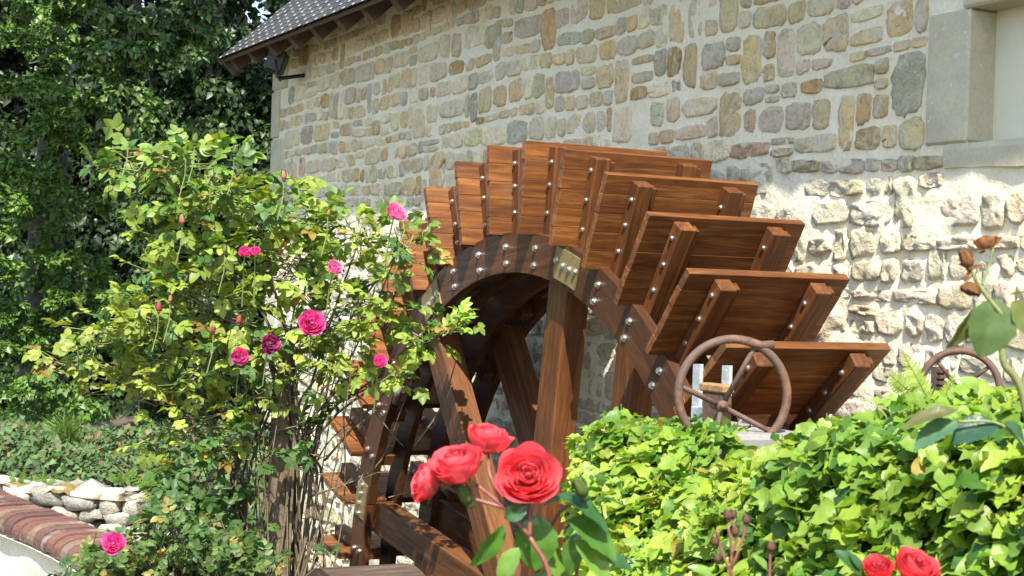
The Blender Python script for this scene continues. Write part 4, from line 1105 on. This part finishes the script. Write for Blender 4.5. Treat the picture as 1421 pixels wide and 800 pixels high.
for i in range(nbk):
    s0, s1 = i*BWd+.006, (i+1)*BWd-.006; A, B = pos(s0), pos(s1); t = pos(s1+.02)-pos(s0-.02 if s0 > .02 else 0); t /= np.linalg.norm(t)
    nr = np.cross(t, up); nr /= np.linalg.norm(nr)
    if nr[1] > 0: nr = -nr
    prof = [(0, -.09), (0, -.012), (.02, 0)]+[(cw-.085+.085*math.sin(a), -.055+.055*math.cos(a)) for a in np.linspace(0, math.pi/2, 6)]+[(cw, -.072)]
    V = [E_+nr*u+up*w for E_ in (A, B) for u, w in prof]; m = len(prof); dz = random.uniform(-.004, .006)
    V = [v+up*dz for v in V]
    Fc = [(k, k+1, m+k+1, m+k) for k in range(m-1)]+[(m-1, 0, m, 2*m-1), tuple(range(m-1, -1, -1)), tuple(range(m, 2*m))]
    c = np.array(random.choice([(.125, .052, .036), (.10, .043, .032), (.14, .062, .042), (.085, .040, .032), (.16, .105, .07), (.11, .05, .036)]))
    mk('coping_brick', V, Fc, BRICK, par, c)
mb = MB(); V = []
SS = np.linspace(0, tot, 30); ZZ = np.linspace(GZ, ZC-.06, 14)
for s in SS:
    A = pos(s); t = pos(min(tot, s+.03))-pos(max(0, s-.03)); t /= np.linalg.norm(t); nr = np.cross(t, up); nr /= np.linalg.norm(nr)
    if nr[1] > 0: nr = -nr
    for zz in ZZ:
        p_ = A+nr*(cw-.035); p_[2] = zz; p_ = p_+nr*.012*float(fbm(p_*9, 3)); V.append(p_)
mk('rendered_face', V, [(i*14+j, (i+1)*14+j, (i+1)*14+j+1, i*14+j+1) for i in range(29) for j in range(13)], MORTAR, par, smooth=True)
V = []
for s in SS:
    A = pos(s)+0.; t = pos(min(tot, s+.03))-pos(max(0, s-.03)); nr = np.cross(t, up); nr /= np.linalg.norm(nr)
    if nr[1] > 0: nr = -nr
    A = A+nr*.03
    V += [np.array([A[0], A[1], GZ]), np.array([A[0], A[1], ZC-.085])]+[np.array([*(A+nr*.2)[:2], ZC-.085])]
mk('core', V, [(i*3, (i+1)*3, (i+1)*3+1, i*3+1) for i in range(29)]+[(i*3+1, (i+1)*3+1, (i+1)*3+2, i*3+2) for i in range(29)], MORTAR, par)

# rubble wall behind it
YD = 8.6
rw = thing('rubble_wall', 'rough mossy rubble stone wall behind the brick coped parapet', 'wall', tuple(np.append(atd(90, 720, YD)[:2], GZ)))
w0, w1 = atd(-60, 700, YD+.3), atd(196, 700, YD-.1); tdir = w1-w0; tdir[2] = 0; LW = np.linalg.norm(tdir); tdir /= LW; nW = np.cross(tdir, up); nW = nW if np.dot(nW, CAM-w0) > 0 else -nW
ztop = atd(100, 676, YD)[2]
zz = GZ; rown = 0
while zz < ztop-.02:
    h = min(random.uniform(.055, .09), ztop-zz); h = h if ztop-zz-h > .05 else ztop-zz; s = random.uniform(-.1, 0)
    while s < LW:
        w = random.uniform(.12, .32); cenp = w0+tdir*(s+w/2); cenp[2] = zz+h/2; seed = random.random()*50
        V, Fc = small_blob(1, 1, 12, 7); V = np.array(V); V = np.sign(V)*np.abs(V)**.30; V = V*np.array([w/2*.99, .17, h/2*1.0])
        V = V+.034*np.stack([fbm(V*13+seed+k*9, 3) for k in range(3)], -1)
        W = [cenp+tdir*v[0]+nW*v[1]+up*v[2] for v in V]
        c = np.array(random.choice([(.42, .39, .32), (.35, .325, .27), (.28, .265, .22), (.46, .44, .38)]))
        mk('stone', W, Fc, RUBBLE, rw, c, True); s += w
    zz += h
V = []
for i in range(40):
    s = LW*i/39; 
    for j in range(7):
        u = -.17+.34*j/6; p_ = w0+tdir*s+nW*u; p_[2] = ztop; f = fbm(p_*6., 2); p_[2] = ztop-.034+.05*max(0, f+.25)*(1 if i < 18 or 23 < i < 28 else .2); V.append(p_)
mk('moss_cap', V, [(i*7+j, (i+1)*7+j, (i+1)*7+j+1, i*7+j+1) for i in range(39) for j in range(6)], MOSS, rw, smooth=True)
for (bx_, by_, tips_, lab_) in [(25, 680, [(12, 655), (35, 650), (45, 668)], 'small pale fern on the mossiest end of the rubble wall, far from the shrub rose'), (60, 680, [(45, 655), (62, 652), (82, 660)], 'small pale fern on the rubble wall just past its thick moss'), (165, 672, [(150, 655), (168, 650), (190, 648)], 'small pale fern on the bare rubble wall end next to the large bright fern')]:
    fern(lab_, atd(bx_, by_, YD+.1), [(atd(*t_, YD+.05), .1) for t_ in tips_], col=(.17, .30, .05), group='ferns on the rubble wall')
fern('large bright fern between the rubble wall and the shrub rose', atd(225, 700, 8.2), [(atd(*t_, 8.1), .12) for t_ in ((180, 655), (205, 640), (235, 640), (262, 655), (192, 690))], col=(.19, .31, .04))
fern('fern at the foot of the ivy-clad tree', atd(8, 605, 11.2), [(atd(*t_, 11.1), .15) for t_ in ((-25, 580), (0, 565), (22, 572), (34, 590), (12, 560))], col=(.13, .24, .04))
gr = atd(92, 618, 10.6); mb = MB()
for i in range(240):
    p0 = gr+np.array([random.gauss(0, .03), random.gauss(0, .03), 0]); a = random.uniform(0, 6.28); sp_ = random.uniform(.04, .22); h = random.uniform(.12, .24)
    tip = p0+np.array([math.cos(a)*sp_, math.sin(a)*sp_, h]); md = p0+np.array([math.cos(a)*sp_*.35, math.sin(a)*sp_*.35, h*.65]); w = rdir(1)[0]*.004
    mb.add([p0-w, p0+w, md+w*.8, md-w*.8, tip], [(0, 1, 2, 3), (3, 2, 4)], np.array((.14, .23, .05))*random.uniform(.6, 1.2))
tag(mb.build('grass_tuft', IVYLEAF), 'tuft of long thin grass in front of the dark trees', 'grass')

# ------------------------------------------------------------------ bank of ground cover behind the rubble wall
bank = thing('ground_ivy_bank', 'low bank of dull green ivy behind the rubble wall', 'ivy', tuple(np.append(atd(110, 650, 10.2)[:2], GZ)))
def bank_pt(u, v):
    """u along picture 0..1 left to right, v 0 front foot .. 1 back"""
    px = -140+520*u
    d = 9.0+2.6*v; p_ = np.array([atd(a, 640, b) for a, b in zip(px, d)])
    ztp = atd(100, 612, 10.6)[2]
    p_[:, 2] = GZ+(ztp-GZ)*np.clip(v*2.2, 0, 1)**.5+.07*fbm(p_*2.5, 3); return p_
U_, V_ = np.meshgrid(np.linspace(0, 1, 40), np.linspace(0, 1, 14)); Pb = bank_pt(U_.ravel(), V_.ravel()); Pb[:, 2] -= .05
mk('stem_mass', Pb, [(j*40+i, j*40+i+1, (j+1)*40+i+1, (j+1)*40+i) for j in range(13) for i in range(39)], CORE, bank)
n = 9000; Pb = bank_pt(RNG.random(n), RNG.random(n)); Pb += RNG.normal(0, .03, (n, 3))
Lb = Leaves([tri_leaf(i) for i in range(4)]); cb2 = np.where((RNG.random(n) < .87)[:, None], jit((.07, .125, .04), n, .4), jit((.17, .13, .06), n, .4))
Lb.add(Pb, rdir(n)+np.array([.2, -.4, -.2]), np.array([.3, -.4, .8])+rdir(n)*.6, RNG.uniform(.03, .06, n), cb2); Lb.build('ground_foliage', DULLLEAF, bank)

# ------------------------------------------------------------------ trees
def tree(name, label, basep, trunk_pts, limbs, clumps, protos, size, col, nleaf, up_bias=.6, shell=.55, group=None, r0=.22, hang=0., colvar=.3):
    t = thing(name, label, 'tree', tuple(basep), group)
    mb = MB(); sp_ = spline(trunk_pts, 6); mb.tube(sp_, np.linspace(r0, r0*.25, len(sp_)).tolist(), 9)
    for l in limbs: s2 = spline(l, 5); mb.tube(s2, np.linspace(r0*.38, r0*.08, len(s2)).tolist(), 6)
    mb.build('trunk', BARKD, t, True)
    Lv = Leaves(protos); w = np.array([c[1][0]*c[1][1]*c[2] for c in clumps]); w = w/w.sum()
    for (c, r, dens), wi in zip(clumps, w):
        n = max(20, int(nleaf*wi)); c = np.asarray(c, float); r = np.asarray(r, float)
        # sub clumps give an uneven outline with dark gaps
        ms = max(3, n//110); sub = rdir(ms)*(RNG.random((ms, 1))**.4); k = RNG.integers(0, ms, n)
        off = rdir(n)*(RNG.random((n, 1))**.5)*np.array([.30, .30, .24])
        q = sub[k]+off
        P_ = c+q*r
        out = off/np.linalg.norm(off, axis=1, keepdims=True)
        nor = out*.8+np.array([.15, -.2, up_bias])+rdir(n)*.5
        d = out*.4+rdir(n)*.7+np.array([.1, -.2, -.25-hang])
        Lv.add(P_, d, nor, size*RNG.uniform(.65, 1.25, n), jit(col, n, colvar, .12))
    Lv.build('crown', TREELEAF, t); return t
def gz_(p_): return np.append(np.asarray(p_)[:2], GZ)
# ivy-clad tree at far left
D1 = 12.4
b1 = gz_(atd(60, 600, D1+.8))
cl = []
rk = random.Random(5)
for gy in range(-40, 600, 58):                    # projecting leafy clusters, well apart
    for gx_ in range(-60, 235, 66):
        px, py = gx_+rk.uniform(-26, 26)+(33 if (gy//58) % 2 else 0), gy+rk.uniform(-20, 20); dd = rk.uniform(-.75, .1)
        if rk.random() < .24: continue
        rx, ry = rk.uniform(24, 46), rk.uniform(18, 34); sc_ = (D1+dd)/FPX
        cl.append((atd(px, py, D1+dd), (rx*sc_, .24, ry*sc_), rk.uniform(.8, 1.3)))
for py in range(-60, 620, 42): cl.append((atd(64+.04*(300-py)+rk.uniform(-8, 8), py, D1+.5), (.24, .16, .17), 1.1))
for (px, py, rx, ry, dd, dn) in [(60, 80, 140, 110, 1.1, .14), (60, 280, 140, 110, 1.1, .14), (70, 470, 150, 120, 1.1, .14), (190, 200, 60, 180, 1.2, .14), (190, 480, 60, 110, 1.2, .14), (-50, 300, 60, 300, 1.0, .14), (90, 570, 130, 35, .2, .35),
                                 (60, -190, 150, 70, -1.6, .3), (180, -170, 130, 60, -1.4, .3), (-60, -180, 120, 70, -1.5, .3), (120, -300, 200, 80, -2.2, .2), (300, -260, 130, 70, -1.2, .2)]:  # this row: unseen canopy above the frame, added to cast dappled shade below
    sc_ = (D1+dd)/FPX; cl.append((atd(px, py, D1+dd), (rx*sc_, .5, ry*sc_), dn))
tree('ivy_clad_tree', 'large tree smothered in glossy dark ivy with sunlit leaf clusters', b1, [b1, atd(60, 400, D1+.9), atd(80, 100, D1+.9), atd(90, -250, D1+.9)],
     [[atd(85, 0, D1+.9), atd(90, -150, D1), atd(80, -190, D1-1.4)]], cl, [tri_leaf(i) for i in range(5)], .050, (.088, .165, .024), 74000, .7, hang=.25)
# feathery tree hanging in at the top
D2 = 11.6
b2_ = gz_(atd(330, 600, 15))
cl = []
for (px, py, rx, ry, dn) in [(190, 30, 60, 30, 1), (230, 60, 50, 30, 1), (270, 20, 60, 40, 1), (180, 75, 50, 20, .8), (310, 60, 40, 30, .5), (250, -30, 90, 40, .6)]:
    sc_ = D2/FPX; cl.append((atd(px, py, D2), (rx*sc_, .3, ry*sc_), dn))
bt = gz_(atd(262, 600, D2+6.6))
tree('ash_tree', 'tree with feathery pale green leaves overhanging from the top', bt, [bt, atd(262, 300, D2+6.4), atd(255, 60, D2+5.5), atd(225, -220, D2+3.5)], [[atd(228, -200, D2+3.7), atd(290, -60, D2+.6), atd(240, 40, D2)], [atd(228, -200, D2+3.7), atd(310, -40, D2+.2), atd(290, 40, D2)], [atd(170, -60, D2), atd(195, 20, D2), atd(200, 40, D2-.05)]], cl, [small_leaf(i) for i in range(4)], .07, (.09, .155, .045), 5200, .6, r0=.10)
# dark trees behind, with sky showing through; unlit depth is put into their leaf colour
def backtree(label, px0, D, clumps, n, col, size=.085, seed=0):
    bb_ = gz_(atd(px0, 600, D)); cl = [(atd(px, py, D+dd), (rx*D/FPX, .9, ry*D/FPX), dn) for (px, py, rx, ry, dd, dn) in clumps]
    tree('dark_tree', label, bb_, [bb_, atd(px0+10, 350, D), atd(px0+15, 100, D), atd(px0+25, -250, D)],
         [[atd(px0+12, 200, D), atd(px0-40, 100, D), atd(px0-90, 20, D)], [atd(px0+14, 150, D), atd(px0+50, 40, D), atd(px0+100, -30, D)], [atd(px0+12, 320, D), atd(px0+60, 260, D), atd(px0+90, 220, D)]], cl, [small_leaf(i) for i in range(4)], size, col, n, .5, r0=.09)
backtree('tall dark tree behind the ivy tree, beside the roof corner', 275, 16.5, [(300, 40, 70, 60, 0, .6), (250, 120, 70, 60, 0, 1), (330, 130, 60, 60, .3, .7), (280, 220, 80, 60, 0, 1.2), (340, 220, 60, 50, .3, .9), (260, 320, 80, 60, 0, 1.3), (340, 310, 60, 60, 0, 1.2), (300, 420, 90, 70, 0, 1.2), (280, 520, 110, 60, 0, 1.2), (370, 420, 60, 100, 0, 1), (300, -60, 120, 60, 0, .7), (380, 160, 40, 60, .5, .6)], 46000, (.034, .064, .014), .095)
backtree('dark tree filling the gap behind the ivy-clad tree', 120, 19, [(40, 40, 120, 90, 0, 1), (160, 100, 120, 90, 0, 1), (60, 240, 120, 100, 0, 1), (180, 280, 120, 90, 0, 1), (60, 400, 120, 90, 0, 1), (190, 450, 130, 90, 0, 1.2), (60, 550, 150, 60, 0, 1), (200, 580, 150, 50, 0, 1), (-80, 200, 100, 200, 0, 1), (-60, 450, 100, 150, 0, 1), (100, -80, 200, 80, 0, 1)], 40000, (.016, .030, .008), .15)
backtree('tree in a shaded leaf colour behind the mill gable corner', 430, 24, [(400, 100, 110, 100, 0, 1), (420, 260, 110, 100, 0, 1), (400, 420, 130, 100, 0, 1), (400, 560, 140, 60, 0, 1), (300, 480, 120, 120, 0, 1), (560, 250, 120, 220, 0, 1), (480, -40, 150, 90, 0, .8), (300, 250, 90, 90, 0, .5)], 30000, (.016, .030, .008), .17)
bd = bpy.data
hb = thing('far_woodland', 'dark woodland edge far behind the trees', 'woodland', tuple(gz_(atd(200, 600, 28))))
mass = Leaves([small_leaf(i) for i in range(3)]); n = 64000
pxs = RNG.uniform(-900, 520, n); ptop = -90+170*fbm(np.stack([pxs/110., pxs*0+.5, pxs*0+.5], -1), 3); pys = 660-(660-ptop)*RNG.random(n)**1.1; Ph = np.array([atd(a, b, c) for a, b, c in zip(pxs, pys, RNG.uniform(27, 29, n))])
mass.add(Ph, rdir(n), rdir(n)+np.array([0, -.5, .5]), RNG.uniform(.30, .48, n), jit((.010, .021, .007), n, .4)); mass.build('wood_foliage', DULLLEAF, hb)  # backing added so tree gaps read dark; shade is put into the leaf colour
print('objects', len(bpy.data.objects), 'tris', sum(len(o.data.loop_triangles) or len(o.data.polygons)*2 for o in bpy.data.objects if o.type == 'MESH'))
